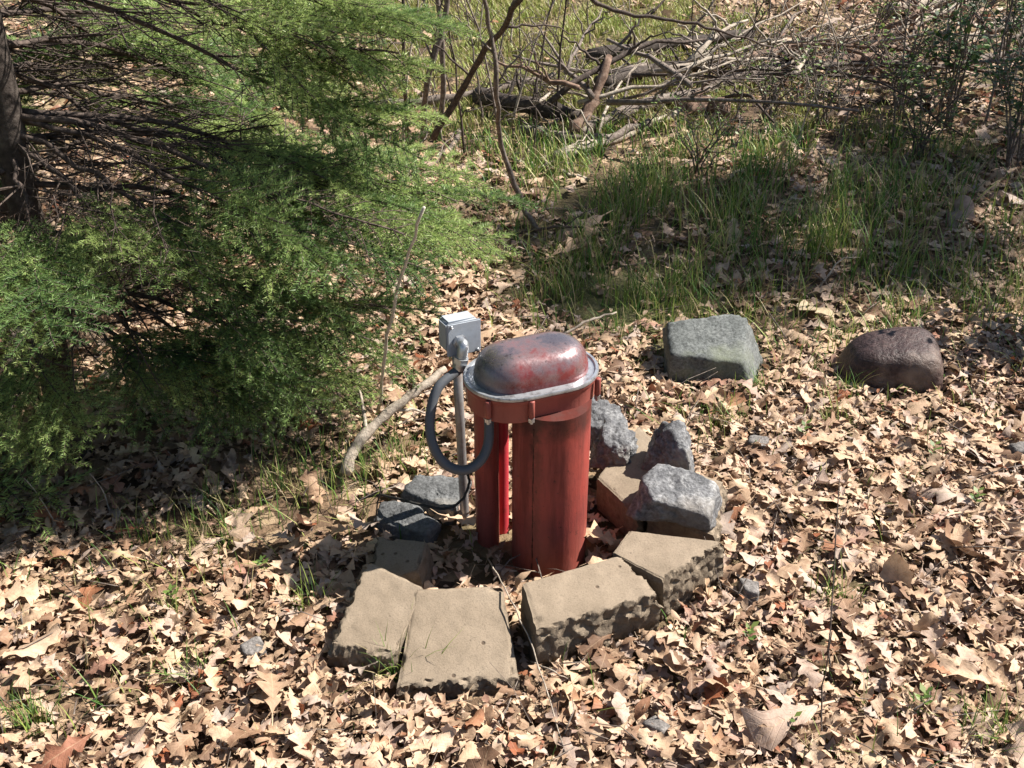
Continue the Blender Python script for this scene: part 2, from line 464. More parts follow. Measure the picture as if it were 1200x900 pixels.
def block(name, top, thick, rough_sides, label, group='tan wall blocks in ring', seed=0, up=None):
    """top: four 3D corners of the worn upper face, counter-clockwise seen from above; rough_sides: indices of broken faces"""
    P = [Vector(p) for p in top]
    nrm = (P[2] - P[0]).cross(P[3] - P[1]).normalized()
    if nrm.z < 0: nrm = -nrm
    cen = sum(P, Vector()) / 4
    off = Vector((cen.x, cen.y, cen.z - thick))
    N, H = 60, 22
    V, Fc, idx = [], [], {}
    def put(u, v, w):
        key = (round(u * N), round(v * N), round(w * H))
        if key in idx: return idx[key]
        p = (P[0] * (1 - u) + P[1] * u) * (1 - v) + (P[3] * (1 - u) + P[2] * u) * v
        q = p - nrm * thick * w
        # rough split faces
        s = Vector((mnoise.fractal((q + Vector((seed, 0, 0))) * 22, 1.0, 2.1, 5) , mnoise.fractal((q + Vector((0, seed + 5, 0))) * 22, 1.0, 2.1, 5), mnoise.fractal((q + Vector((9, 0, seed))) * 22, 1, 2.1, 5)))
        amt = 0.0
        ed = {0: v, 1: 1 - u, 2: 1 - v, 3: u}
        outv = Vector()
        for k in range(4):
            e = (P[(k + 1) % 4] - P[k]).normalized(); on = e.cross(nrm)
            if (on.dot(cen - P[k])) > 0: on = -on
            fall = max(0, 1 - ed[k] / 0.10)
            if k in rough_sides:
                d = 0.009 * mnoise.fractal((q + Vector((seed * 3, k, 0))) * 52, 0.8, 2.2, 5) + 0.007 * mnoise.noise(q * 17 + Vector((seed, 0, 0)))
                d -= 0.006 * max(0, mnoise.noise(q * 55 + Vector((seed, 3, 0))) - .25)
                bulge = 0.010 * math.sin(math.pi * min(1, max(0, w)))
                outv += on * fall * (d + bulge - 0.004)
                if w < 0.2: outv -= nrm * fall ** 4 * 0.006 * (0.2 + abs(mnoise.noise(q * 60)) * 2)
            else:
                if ed[k] < 0.03 and w < 0.05: outv -= on * 0.0015 + nrm * 0.0015
                outv += on * fall * 0.0015 * mnoise.noise(q * 60)
        near = min(ed.values())
        if w == 0 and near > 0.01: outv += nrm * 0.0012 * mnoise.noise(q * 40 + Vector((seed, 1, 0)))
        if w == 0 and near < 0.06:   # chipped arris
            c = mnoise.noise(q * 28 + Vector((0, seed, 7)))
            if c > 0.32: outv -= nrm * (c - 0.32) * 0.03
        V.append(q + outv - off); idx[key] = len(V) - 1
        return idx[key]
    for a in range(N):
        for b_ in range(N):
            for w, flip in ((0, False), (1, True)):
                f = [put(a / N, b_ / N, w), put((a + 1) / N, b_ / N, w), put((a + 1) / N, (b_ + 1) / N, w), put(a / N, (b_ + 1) / N, w)]
                Fc.append(f[::-1] if flip else f)
    for a in range(N):
        for c in range(H):
            w0, w1 = c / H, (c + 1) / H
            u0, u1 = a / N, (a + 1) / N
            for (p, q) in (((u0, 0), (u1, 0)), ((1, u0), (1, u1)), ((u1, 1), (u0, 1)), ((0, u1), (0, u0))):
                Fc.append([put(*q, w0), put(*p, w0), put(*p, w1), put(*q, w1)])
    me = bpy.data.meshes.new(name); me.from_pydata(V, [], Fc); me.update(); me.materials.append(M['paver']); me.shade_smooth()
    try: me.set_sharp_from_angle(angle=R(48))
    except Exception: pass
    o = link(name, me, None, off)
    EXCL.append(np.array([[p.x, p.y] for p in P]))
    return tag(o, label, 'paver block', group)

T = 0.085
block('paver_block', [at(386, 757, .065), at(463, 770, .06), at(497, 688, .095), at(428, 655, .095)], 0.09, [0, 3],
      'tan concrete wall block left of the front block, its back corner in the shadow', seed=1)
block('paver_block', [at(464, 808, .035), at(609, 797, .035), at(589, 686, .095), at(486, 690, .095)], 0.085, [0],
      'tan concrete wall block nearest the camera, tilted forward with a wide flat top', seed=2)
block('paver_block', [at(629, 741, .105), at(773, 695, .105), at(727, 650, .115), at(612, 683, .115)], 0.14, [0, 1],
      'tan concrete wall block with a broken front face, directly before the red pipe', seed=3)
block('paver_block', [at(717, 648, .112), at(777, 680, .112), at(848, 634, .118), at(737, 621, .118)], 0.15, [1],
      'tan concrete wall block right of the ring, under the black shadow of the grey stone', seed=4)
block('paver_block', [at(699, 560, .09), at(742, 600, .09), at(800, 545, .10), at(748, 498, .10)], 0.09, [1],
      'tan concrete wall block behind the red pipe, loaded with grey stones', seed=5)
block('paver_block', [at(432, 690, .05), at(489, 668, .075), at(500, 634, .08), at(440, 628, .06)], 0.08, [3],
      'dark shaded wall block at the left of the ring, inside the shadow of the pipe', seed=6)
block('paver_block', [at(760, 600, .09), at(838, 628, .085), at(850, 565, .09), at(790, 545, .09)], 0.09, [1],
      'tan wall block on the right edge of the ring, almost hidden beneath the grey stone', seed=7)

# ------------------------------------------------------------------ rocks
def rock(name, loc, planes, mat, label, cat='rock', group=None, seed=0, soft=26, rough=0.006, sub=5, rz=0.0, fine=1.0, ex=True, big=0.0, cuts=9):
    """planes: (nx, ny, nz, distance); the stone is the soft intersection of those half spaces"""
    import bmesh
    bm = bmesh.new(); bmesh.ops.create_icosphere(bm, subdivisions=sub, radius=1)
    rt = Matrix.Rotation(R(rz), 3, 'Z')
    PN = [(rt @ Vector(p[:3]).normalized(), p[3]) for p in planes]
    size = sum(p[3] for p in planes) / len(planes)
    if soft > 12:      # knock the corners off at random, as broken stone has them
        rk = random.Random(seed * 13 + 1)
        for _ in range(cuts):
            d = Vector((rk.gauss(0, 1), rk.gauss(0, 1), rk.gauss(0, 1))).normalized()
            rr_ = min(h / d.dot(nn) for nn, h in PN if d.dot(nn) > 1e-3)
            PN.append((d, rr_ * rk.uniform(.95, 1.0)))
    for v in bm.verts:
        d = v.co.normalized()
        s = 0
        for nn, h in PN:
            c = d.dot(nn) / h
            if c > 0: s += c ** soft
        r = s ** (-1 / soft)
        p = d * r
        q = p + Vector((seed * 1.7, seed * .3, 0))
        f = mnoise.fractal(q * (1.1 / size), .8, 2.2, 7) * rough * 1.3
        f += (mnoise.noise(q * (2.2 / size))) * rough * 0.7
        f += abs(mnoise.noise(q * (5.5 / size))) * rough * -0.8 * fine
        f += mnoise.noise(q * (0.55 / size)) * big
        v.co = p + d * f
    me = bpy.data.meshes.new(name); bm.to_mesh(me); bm.free(); me.materials.append(mat); me.shade_smooth()
    o = link(name, me, None, loc)
    if ex:
        co = np.array([v.co[:2] for v in me.vertices]); 
        ang = np.linspace(0, 2 * np.pi, 14, endpoint=False)
        hull = np.array([co[np.argmax(co @ np.array([math.cos(a), math.sin(a)]))] for a in ang])
        EXCL.append(hull * 0.92 + np.array([loc[0], loc[1]]))
    return tag(o, label, cat, group)

g = at(787, 618, .085)
rock('granite_rock', (at(793, 584, .13).x, at(793, 584, .13).y + 0.005, .128),
     [(0.10, -0.22, 1, .038), (-0.05, -0.2, -1, .045), (-0.32, -1, -0.12, .064), (1, -0.35, 0.12, .088), (0.5, 1, 0.3, .068), (-1, 0.6, 0.35, .080), (-1, -0.3, 0.5, .084), (0.9, 0.8, 0.8, .083), (.3, 1, .8, .072)],
     M['granite'], 'grey granite stone with sunlit top and black shaded front, lying on the right wall block', seed=1, soft=40, rough=0.0075, cuts=0)
rock('granite_rock', (at(786, 528, .14).x, at(786, 528, .14).y, .135),
     [(0.1, -0.5, 0.9, .064), (0, 0, -1, .05), (-0.5, -1, 0.15, .036), (1, -0.2, 0.25, .046), (0.4, 1, 0.2, .045), (-1, 0.2, 0.42, .046), (-.4, .2, 1, .072), (.8, -.2, .9, .07)],
     M['granite'], 'upright grey granite stone standing behind the flat-topped grey stone', seed=2, soft=34, rough=0.008, cuts=3)
rock('granite_rock', (at(722, 522, .12).x, at(722, 522, .12).y, .11),
     [(0.2, -0.6, 1, .040), (0, 0, -1, .04), (-0.3, -1, 0.2, .040), (1, -0.4, 0.2, .040), (0.4, 1, 0.2, .045), (-1, 0.2, 0.3, .05)],
     M['granite'], 'small grey stone with a dark pit, immediately right of the red pipe', seed=3, soft=24, rough=0.009, cuts=5)
rock('granite_rock', (at(706, 515, .07).x, at(706, 510, .06).y + .03, .055),
     [(-0.1, -0.3, 1, .055), (0, 0, -1, .06), (-0.3, -1, 0.1, .055), (1, -0.2, 0.2, .07), (0.4, 1, 0.2, .06), (-1, 0.2, 0.1, .09)],
     M['granite'], 'dull grey rock half hidden behind the red pipe', seed=4, soft=20, rough=0.008)
rock('flat_rock', (at(512, 573, .05).x, at(512, 573, .05).y, .02),
     [(0.05, -0.10, 1, .026), (0, 0, -1, .04), (-0.5, -1, 0.1, .042), (1, -0.4, 0, .062), (0.2, 1, 0.1, .06), (-1, 0.6, 0.1, .075)],
     M['slab'], 'flat pale grey slab behind the steel stake, sunlit', seed=5, soft=26, rough=0.005, cuts=4)
rock('flat_rock', (at(474, 607, .04).x, at(474, 607, .04).y + .01, .012),
     [(-0.15, -0.15, 1, .026), (0, 0, -1, .04), (-0.5, -1, 0.1, .036), (1, -0.4, 0, .080), (0.2, 1, 0.1, .046), (-1, 0.3, 0.1, .075)],
     M['slab'], 'flat grey slab crossed by a black cable, partly in shadow', seed=6, soft=26, rough=0.005, cuts=3)
c = at(829, 440, .0)
rock('angular_rock', (c.x, c.y + 0.06, .045),
     [(0.02, -0.36, 1, .062), (0, 0, -1, .07), (-0.12, -1, 0.12, .100), (1, -0.35, 0.45, .120), (0.35, 1, 0.2, .11), (-1, 0.0, 0.08, .118), (-.2, .9, 1, .098)],
     M['green_rock'], 'angular green-grey rock with a slanted flat top among leaves', seed=7, soft=75, rough=0.005, cuts=2)
c = at(1052, 452, .0)
rock('rounded_boulder', (c.x, c.y + 0.055, .045),
     [(0.05, -0.15, 1, .084), (-0.35, 0, 1, .088), (0, 0, -1, .08), (-0.2, -1, 0.1, .092), (1, -0.2, 0.2, .122), (0.1, 1, 0.1, .10), (-1, 0.1, 0.3, .132)],
     M['brown_rock'], 'smooth purple-brown boulder lying on leaves at the right', seed=8, soft=4.5, rough=0.002, fine=0.0, big=0.006)
for i, (px, py, s, lab) in enumerate([(886, 530, .026, 'small light grey stone on leaves below the angular rock'),
                                      (298, 772, .024, 'small round grey stone on leaves left of the wall blocks'),
                                      (878, 702, .026, 'pale flat stone at the foot of the right wall block'),
                                      (770, 862, .022, 'small pinkish stone on leaves before the broken block'),
                                                                            (1195, 538, .03, 'small grey stone at the right edge of the litter')]):
    c = at(px, py)
    rock('small_stone', (c.x, c.y, c.z + s * .9), [(0.1, -0.2, 1, s * .6), (0, 0, -1, s * .8), (-0.4, -1, 0.1, s * .7), (1, -0.4, 0.1, s), (0.1, 1, 0.1, s * .8), (-1, 0.3, 0.2, s)],
         M['small_stone'], lab, 'stone', 'small loose stones', seed=20 + i, soft=9, rough=s * .06, sub=4, rz=i * 50, ex=False)

# ------------------------------------------------------------------ well head
well = empty('well_head', (0.083, 1.942, -0.03))
tag(well, 'red painted steel well casing with worn oval cap inside the block ring', 'well head')
W0 = Vector(well.location)
CAS_R = 0.083
def cyl_part(name, c, r, z0, z1, mat, parent, n=56, rings=24, wob=0.0006):
    mb = MB()
    pts = [(c[0], c[1], z0 + (z1 - z0) * i / rings) for i in range(rings + 1)]
    mb.tube(pts, r, n)
    mb.v = [(x + wob * mnoise.noise(Vector((x, y, z)) * 25), y + wob * mnoise.noise(Vector((y, x, z)) * 25), z) for x, y, z in mb.v]
    me = mb.mesh(name, mat)
    me.set_sharp_from_angle(angle=R(50))
    return link(name, me, parent)
zb, zt = -0.10, 0.425          # relative to the Empty
casing = cyl_part('casing', (0, 0), CAS_R, zb, zt, M['casing'], well, n=72, rings=40)
P2 = Vector((-0.056, 1.998, 0)) - Vector((W0.x, W0.y, 0))
pipe = cyl_part('conduit_pipe', (P2.x, P2.y), 0.027, zb, zt, M['casing'], well)
P3 = Vector((-0.024, 2.036, 0)) - Vector((W0.x, W0.y, 0))
o = cyl_part('thin_pipe', (P3.x, P3.y), 0.0165, zb, zt, M['red_pipe'], well); o['label'] = 'bright pinkish red pipe'
# rusted weld seam running down the casing
mb = MB()
for s, (ang, w_, z0, z1) in enumerate([(-118, .0017, -0.06, .40)]):
    pts, rad = [], []
    for i in range(60):
        z = z0 + (z1 - z0) * i / 59
        a = R(ang + .3 * math.sin(i * .9))
        pts.append(((CAS_R - .0012) * math.cos(a), (CAS_R - .0012) * math.sin(a), z)); rad.append(w_ * (0.75 + 0.5 * random.random()))
    mb.tube(pts, rad, 7)
link('weld_seam', mb.mesh('weld_seam', M['rust']), well)
mb = MB()
mb.tube([((CAS_R - .001) * math.cos(R(a)), (CAS_R - .001) * math.sin(R(a)), 0.30 + 0.004 * math.sin(a)) for a in range(-118, -40, 4)], .0025, 6)

CAPR = 22.0
def stadium(L, Wd, n=18):
    """outline of an oval with straight long sides; L, Wd full length and width"""
    r = Wd / 2; h = (L - Wd) / 2; pts = []
    for k in range(n + 1):
        a = -math.pi / 2 + math.pi * k / n; pts.append((h + r * math.cos(a), r * math.sin(a)))
    for k in range(n + 1):
        a = math.pi / 2 + math.pi * k / n; pts.append((-h + r * math.cos(a), r * math.sin(a)))
    # extra points on the long sides
    m = 6; out = []
    for i, p in enumerate(pts):
        out.append(p); q = pts[(i + 1) % len(pts)]
        if math.hypot(q[0] - p[0], q[1] - p[1]) > 0.03:
            for k in range(1, m): out.append((p[0] + (q[0] - p[0]) * k / m, p[1] + (q[1] - p[1]) * k / m))
    return out
CL, CW = 0.281, 0.190
cap_c = Vector((0.040, 1.972, 0.395)) - W0
cap_rot = Matrix.Rotation(R(CAPR), 4, 'Z')
def loft(name, prof, mat, parent, cap_top=False, cap_bot=False, dome=None, sharp=40):
    """prof: list of (length, width, z) rings"""
    base_ = None; V = []; Fc = []; rings = []
    for (L, Wd, z) in prof:
        st = stadium(L, Wd)
        # keep point count constant
        rings.append([(x, y, z) for x, y in st])
    n = min(len(r) for r in rings)
    assert all(len(r) == n for r in rings), [len(r) for r in rings]
    for r in rings: V += r
    for i in range(len(rings) - 1):
        for k in range(n):
            k2 = (k + 1) % n
            Fc.append((i * n + k, i * n + k2, (i + 1) * n + k2, (i + 1) * n + k))
    if cap_bot: Fc.append(tuple(reversed(range(n))))
    if cap_top: Fc.append(tuple(range((len(rings) - 1) * n, len(rings) * n)))
    me = bpy.data.meshes.new(name); me.from_pydata(V, [], Fc); me.update(); me.materials.append(mat); me.shade_smooth()
    me.set_sharp_from_angle(angle=R(sharp))
    o = link(name, me, parent, cap_c); o.rotation_euler = (0, 0, R(CAPR))
    return o
# outer skirt (painted red, closed underneath), flares out a little at the top
loft('cap_skirt', [(CL - .03, CW - .03, -.010), (CL - .012, CW - .012, -.010), (CL - .006, CW - .006, -.007), (CL - .004, CW - .004, .030), (CL, CW, .036), (CL + .006, CW + .006, .040),
                   (CL + .006, CW + .006, .045)], M['skirt'], well, True, True)
# bare metal rim with a shallow groove
rim = loft('cap_rim', [(CL + .004, CW + .004, .0455), (CL + .009, CW + .009, .047), (CL + .010, CW + .010, .051), (CL + .007, CW + .007, .0545), (CL - .004, CW - .004, .0545), (CL - .007, CW - .007, .0515),
                 (CL - .012, CW - .012, .0505), (CL - .020, CW - .020, .0505), (CL - .04, CW - .04, .052)], M['rim'], well, True, False)
def dprof():
    L0, W0_ = CL - .034, CW - .038
    out = []
    H = .066
    for i in range(15):
        t = i / 14; a = t * math.pi / 2
        k = math.cos(a) ** 0.60; z = H * math.sin(a) ** 0.92
        inset = (1 - k) * W0_
        out.append((L0 - inset * 1.0, max(W0_ - inset, 0.004), .051 + z))
    return out
dm = loft('cap_dome', dprof(), M['dome'], well, True, False, sharp=80)
# bolt lugs with bolts
for k, (u, v) in enumerate([(-0.122, -0.066), (-0.040, -0.098), (0.122, -0.067), (0.045, 0.098), (-0.120, 0.070), (0.142, 0.03)]):
    p = cap_rot @ Vector((u, v, 0)) + cap_c
    mb = MB(); mb.tube([(0, 0, .004), (0, 0, .006), (0, 0, .042), (0, 0, .044)], [.005, .0066, .0066, .0055], 14)
    lug = link('bolt_lug', mb.mesh('bolt_lug', M['skirt']), well, p)
    mb = MB(); mb.tube([(0, 0, -.005), (0, 0, .0035)], .0072, 6)
    mb.tube([(0, 0, -.010), (0, 0, -.0045)], .0036, 8)
    link('bolt', mb.mesh('bolt', M['zinc'], False), lug)
# fitting under the cap for the flexible conduit
fit_w = aty(573, 484, 1.925); fit = fit_w - W0
fit = Vector((fit.x, fit.y, cap_c.z))
mb = MB(); mb.tube([(0, 0, .0), (0, 0, -.012)], .0165, 6)
mb.tube([(0, 0, -.012), (0, 0, -.030), (0, 0, -.034)], [.0140, .0140, .0125], 16)
f = link('conduit_fitting', mb.mesh('conduit_fitting', M['stake'], True), well, fit)
f.data.set_sharp_from_angle(angle=R(35))

# ------------------------------------------------------------------ junction box on its stake
gb = at(545, 612)
BOXC = aty(537, 389, 2.055)
jb = empty('junction_box', (gb.x, gb.y, 0)); J0 = Vector(jb.location)
tag(jb, 'small grey electrical junction box on a thin steel stake beside the well cap', 'junction box')
def bev_box(name, sx_, sy_, sz_, mat, parent, loc, rot, bev=.006, seg=3):
    import bmesh
    bm = bmesh.new(); bmesh.ops.create_cube(bm, size=1)
    for v in bm.verts: v.co = Vector((v.co.x * sx_, v.co.y * sy_, v.co.z * sz_))
    bmesh.ops.bevel(bm, geom=bm.edges[:], offset=bev, segments=seg, affect='EDGES')
    me = bpy.data.meshes.new(name); bm.to_mesh(me); bm.free(); me.materials.append(mat); me.shade_smooth(); me.set_sharp_from_angle(angle=R(50))
    o = link(name, me, parent, loc); o.rotation_euler = rot
    return o
brot = (R(-3), R(2), R(27))
bq = Matrix.Rotation(R(27), 3, 'Z')
bc = BOXC - J0
bev_box('box_body', .074, .050, .072, M['box'], jb, bc, brot, .007)
cv = bev_box('box_cover', .078, .006, .076, M['box'], jb, bc + bq @ Vector((0, -.0285, 0)), brot, .0025, 2)
for sx_ in (-1, 1):
    mb = MB(); mb.tube([(0, 0, 0), (0, -.0035, 0)], .0035, 10)
    link('cover_screw', mb.mesh('cover_screw', M['zinc']), cv, (sx_ * .030, -.003, sx_ * -.031))
top = bc + Vector((-.006, .012, -.036))
mb = MB(); mb.tube([(0.0, 0.0, -.12), (.0, .0, 0), (top.x * .55, top.y * .5, top.z * .55), (top.x, top.y, top.z)], .0105, 16)
link('stake', mb.mesh('stake', M['stake']), jb)
# angled connector on the front of the box
e0 = bc + bq @ Vector((-.012, -.032, -.004)); e1 = e0 + bq @ Vector((0, -.020, 0.0)); e2 = e1 + Vector((-.004, -.006, -.026)); e3 = e2 + Vector((-.006, -.002, -.026))
mb = MB()
mb.tube([e0, e0 + (e1 - e0) * .4], .0165, 6)
mb.tube(smooth_path([e0 + (e1 - e0) * .3, e1, e2], 4), .0118, 14)
mb.tube([e2 + (e3 - e2) * .0, e2 + (e3 - e2) * .45], .0165, 6)
mb.tube([e2 + (e3 - e2) * .4, e3], .0135, 14)
o = link('elbow_connector', mb.mesh('elbow_connector', M['zinc']), jb); o.data.set_sharp_from_angle(angle=R(35))
# the flexible conduit loop
cs = e3 + J0; ce = fit + W0 + Vector((0, 0, -.028))
path = [cs + Vector((.002, .001, .014)), cs, aty(513, 455, 1.955), aty(504, 490, 1.925), aty(507, 520, 1.90), aty(521, 543, 1.885), aty(543, 551, 1.875), aty(562, 541, 1.885), aty(572, 520, 1.905), Vector((ce.x, ce.y, ce.z - .012)), ce]
sp_ = smooth_path(path, 18)
mb = MB(); rad = [.0103 + .0006 * (i % 2) for i in range(len(sp_))]
mb.tube(sp_, rad, 16)
o = link('flexible_conduit', mb.mesh('flexible_conduit', M['conduit']))
tag(o, 'dark grey flexible conduit looping from the junction box to the well cap', 'conduit')
# thin black cable lying across the left slabs
mb = MB(); mb.tube(smooth_path([at(418, 586, .02), at(445, 580, .055), at(480, 588, .08), at(520, 596, .085), at(541, 586, .10), at(550, 566, .13), at(548, 556, .16)], 8, .0006, 3), .0032, 7)
tag(link('black_cable', mb.mesh('black_cable', M['cable'])), 'thin black cable lying over the grey slabs by the stake', 'cable')
mb = MB(); mb.tube(smooth_path([at(438, 625, .0), at(441, 600, .07), at(447, 570, .15)], 5, .001, 3), [.003, .0027] + [.002] * 9, 6)
tag(link('dark_twig', mb.mesh('dark_twig', M['dark_twig'])), 'short dark twig sticking up by the shaded slab', 'twig')

# ------------------------------------------------------------------ leaves
def leaf_template(seed, cols, st, lobed=True):
    r = random.Random(seed)
    L = 1.0; n = st
    c_long = r.uniform(-1.5, 1.5); c_cross = r.choice([-1, 1]) * r.uniform(0.5, 4.0); twist = r.uniform(-.7, .7)
    asym = r.uniform(-.08, .08); shift = r.uniform(-.8, .8)
    V, UV = [], []
    half = cols // 2
    per = 4 if st >= 13 else (3 if st >= 10 else 2)
    p = Vector((0, 0, 0)); th = -c_long * 0.5
    prev_t = 0
    for i in range(n):
        t = i / (n - 1)
        # advance the midrib
        ds = (t - prev_t) * L; prev_t = t
        th += c_long * ds + r.uniform(-.16, .16)
        p = p + Vector((math.cos(th) * ds, 0, math.sin(th) * ds))
        env = 0.29 * math.sin(math.pi * min(1, t * 0.93 + 0.02)) ** 0.7 * (0.55 + 0.75 * t if t < 0.65 else 1.04 - 0.1 * (t - .65))
        if lobed:
            ph = (i % per) / per
            lob = (0.70 - 0.46 * math.cos(2 * math.pi * ph)) * r.uniform(0.86, 1.12)
            if per == 2: lob = (1.12 if i % 2 else .38) * r.uniform(.85, 1.12)
            if i in (0,): lob = 0.06
            if i == n - 1: lob = 0.08
            lob2 = (0.70 - 0.46 * math.cos(2 * math.pi * (((i + shift) % per) / per))) * r.uniform(.7, 1.2) if per > 2 else lob * r.uniform(.5, 1.25)
            if i in (0, n - 1): lob2 = lob
        else:
            lob = r.uniform(.8, 1.1); lob2 = r.uniform(.7, 1.15)
        sweep = (0.055 * (lob - .35) / .7) if (lobed and i < n - 2) else 0.0
        cc = c_cross * r.uniform(0.7, 1.3)
        for k in range(-half, half + 1):
            f = k / half
            s = env * (lob if f > 0 else lob2) * f * (1 + asym * (1 if f > 0 else -1))
            a = cc * s
            y = math.sin(a) / cc; z = (1 - math.cos(a)) / cc
            if abs(f) == 1: z += r.uniform(-.055, .055)
            tw = twist * (t - .5)
            y, z = y * math.cos(tw) - z * math.sin(tw), y * math.sin(tw) + z * math.cos(tw)
            dx = sweep * abs(f)
            V.append((p.x + math.cos(th) * dx - math.sin(th) * z, y, p.z + math.sin(th) * dx + math.cos(th) * z))
            UV.append((t, f * lob))
    Fc = []
    c = 2 * half + 1
    for i in range(n - 1):
        for k in range(c - 1):
            a = i * c + k; Fc.append((a, a + 1, a + c + 1, a + c))
    # stalk
    q = len(V); w = .012
    d = Vector((math.cos(-c_long * .5), 0, math.sin(-c_long * .5)))
    V += [(0, -w, 0), (0, w, 0), (-d.x * .22, w * .7, -d.z * .22 + .02), (-d.x * .22, -w * .7, -d.z * .22 + .02)]
    UV += [(0, 0)] * 4; Fc.append((q, q + 1, q + 2, q + 3))
    V = np.array(V); V -= V[:q].mean(0); V[:, 2] -= V[:, 2].min() * .6
    return V, np.array(Fc), np.array(UV)

HI = [leaf_template(100 + i, 5, (13, 12, 14)[i % 3], i % 6 != 5) for i in range(18)]
LO = [leaf_template(200 + i, 3, 10, i % 5 != 4) for i in range(14)]
FAR = [leaf_template(300 + i, 3, 7, True) for i in range(10)]

CRUMB = [leaf_template(400 + i, 3, 4, False) for i in range(8)]

def inside(P, poly):
    x, y = P[:, 0], P[:, 1]; res = np.zeros(len(P), bool); n = len(poly)
    for i in range(n):
        x0, y0 = poly[i]; x1, y1 = poly[(i + 1) % n]
        c = ((y0 > y) != (y1 > y)) & (x < (x1 - x0) * (y - y0) / (y1 - y0 + 1e-12) + x0)
        res ^= c
    return res
def blocked(P):
    b = np.zeros(len(P), bool)
    for poly in EXCL:
        c = poly.mean(0); b |= inside(P, c + (poly - c) * 1.14)
    b |= np.hypot(P[:, 0] - W0.x, P[:, 1] - W0.y) < CAS_R + .02
    b |= np.hypot(P[:, 0] + .047, P[:, 1] - 2.008) < .045
    return b

def project(P):
    p = R(PITCH); z = P[:, 2] - CAM_H
    dep = P[:, 1] * math.cos(p) - z * math.sin(p)
    v = -(P[:, 1] * math.sin(p) + z * math.cos(p))
    return 600 + F * P[:, 0] / dep, 450 + F * v / dep

def field(x, y, k, s):   # cheap smooth noise
    return (np.sin(k * x + s) * np.sin(k * 1.13 * y + 2 * s) + np.sin(k * 2.3 * x - k * 1.1 * y + 3 * s) * 0.6 + np.sin(k * .7 * y - k * 1.9 * x + s * 5) * 0.5) / 2.1

def ell(px, py, cx, cy, rx, ry):
    return np.exp(-(((px - cx) / rx) ** 2 + ((py - cy) / ry) ** 2))

# where turf grows on the ground (world patches)
def wpatch(X, Y, px, py, rx, ry):
    c = at(px, py); a = at(px + rx, py); b = at(px, py - ry)
    return np.exp(-((X - c.x) ** 2 / (a.x - c.x) ** 2 + (Y - c.y) ** 2 / (b.y - c.y) ** 2))
TURF = [(665, 66, 185, 72, 2.4), (740, 230, 120, 50, .75), (960, 262, 240, 62, .85), (800, 330, 110, 45, .55), (700, 345, 70, 35, .6), (1120, 330, 120, 50, .5), (1080, 175, 60, 25, .9), (930, 160, 90, 35, .5),
        (350, 570, 60, 50, .8), (250, 625, 90, 36, .9), (400, 600, 60, 30, .5), (450, 545, 60, 50, .8), (640, 345, 60, 40, .7), (760, 370, 150, 40, .75), (1000, 385, 170, 50, .8), (640, 180, 80, 60, .5), (150, 700, 90, 30, .45), (830, 500, 60, 30, .35), (880, 440, 60, 40, .4), (60, 840, 70, 34, .8), (160, 810, 80, 30, .5), (1150, 350, 60, 60, .3), (560, 20, 120, 30, .9), (340, 560, 60, 40, .4)]
def turf(X, Y):
    s = np.zeros_like(X)
    for px, py, rx, ry, w in TURF: s = s + w * (1.5 if py > 480 else 1) * wpatch(X, Y, px, py, rx, ry)
    return s

def scatter_leaves(N, ylo, yhi, xw, dens_fn, size, temps, zspread, tilt, seed):
    r = np.random.default_rng(seed)
    x = r.uniform(-xw, xw, N); y = r.uniform(ylo, yhi, N)
    P = np.stack([x, y], 1)
    keep = (r.random(N) < dens_fn(x, y)) & ~blocked(P) & (np.abs(x) < .60 * y + .75)
    x, y = x[keep], y[keep]; n = len(x)
    sz = size * r.lognormal(0, .36, n)
    z = hgt(x, y) + r.uniform(0.002, zspread, n)
    yaw = r.uniform(0, 2 * np.pi, n); tx = r.normal(0, tilt, n); ty = r.normal(0, tilt, n)
    tint = r.random(n)
    b = field(x, y, 3.1, 1.0) * .10
    tint = np.clip(np.where(tint < .88, np.clip(tint + b, 0, .92), tint), 0, 1)
    which = r.integers(0, len(temps), n)
    return x, y, z, yaw, tx, ty, sz, tint, which

def rotmats(yaw, tx, ty):
    cz, sz_ = np.cos(yaw), np.sin(yaw); cx, sx_ = np.cos(tx), np.sin(tx); cy, sy_ = np.cos(ty), np.sin(ty)
    o, z = np.ones_like(yaw), np.zeros_like(yaw)
    Rz = np.stack([cz, -sz_, z, sz_, cz, z, z, z, o], -1).reshape(-1, 3, 3)
    Rx = np.stack([o, z, z, z, cx, -sx_, z, sx_, cx], -1).reshape(-1, 3, 3)
    Ry = np.stack([cy, z, sy_, z, o, z, -sy_, z, cy], -1).reshape(-1, 3, 3)
    return Rx @ Ry @ Rz

def bake(name, parts, mat, smooth=True):
    VV, FF, UU, TT = [], [], [], []; off = 0
    for (x, y, z, yaw, tx, ty, sz, tint, which, temps) in parts:
        Rm = rotmats(yaw, tx, ty)
        for k, (V, Fc, UV) in enumerate(temps):
            m = which == k
            if not m.any(): continue
            Q = np.einsum('nij,vj->nvi', Rm[m], V) * sz[m][:, None, None]
            Q[..., 0] += x[m][:, None]; Q[..., 1] += y[m][:, None]; Q[..., 2] += z[m][:, None]
            c = Q.shape[0]; nv = len(V)
            VV.append(Q.reshape(-1, 3)); FF.append((Fc[None] + (np.arange(c) * nv)[:, None, None]).reshape(-1, Fc.shape[1]) + off)
            UU.append(np.tile(UV, (c, 1))); TT.append(np.repeat(tint[m], nv)); off += c * nv
    V = np.concatenate(VV); Fc = np.concatenate(FF)
    return np_mesh(name, V, Fc, mat, smooth, np.concatenate(UU), np.concatenate(TT))

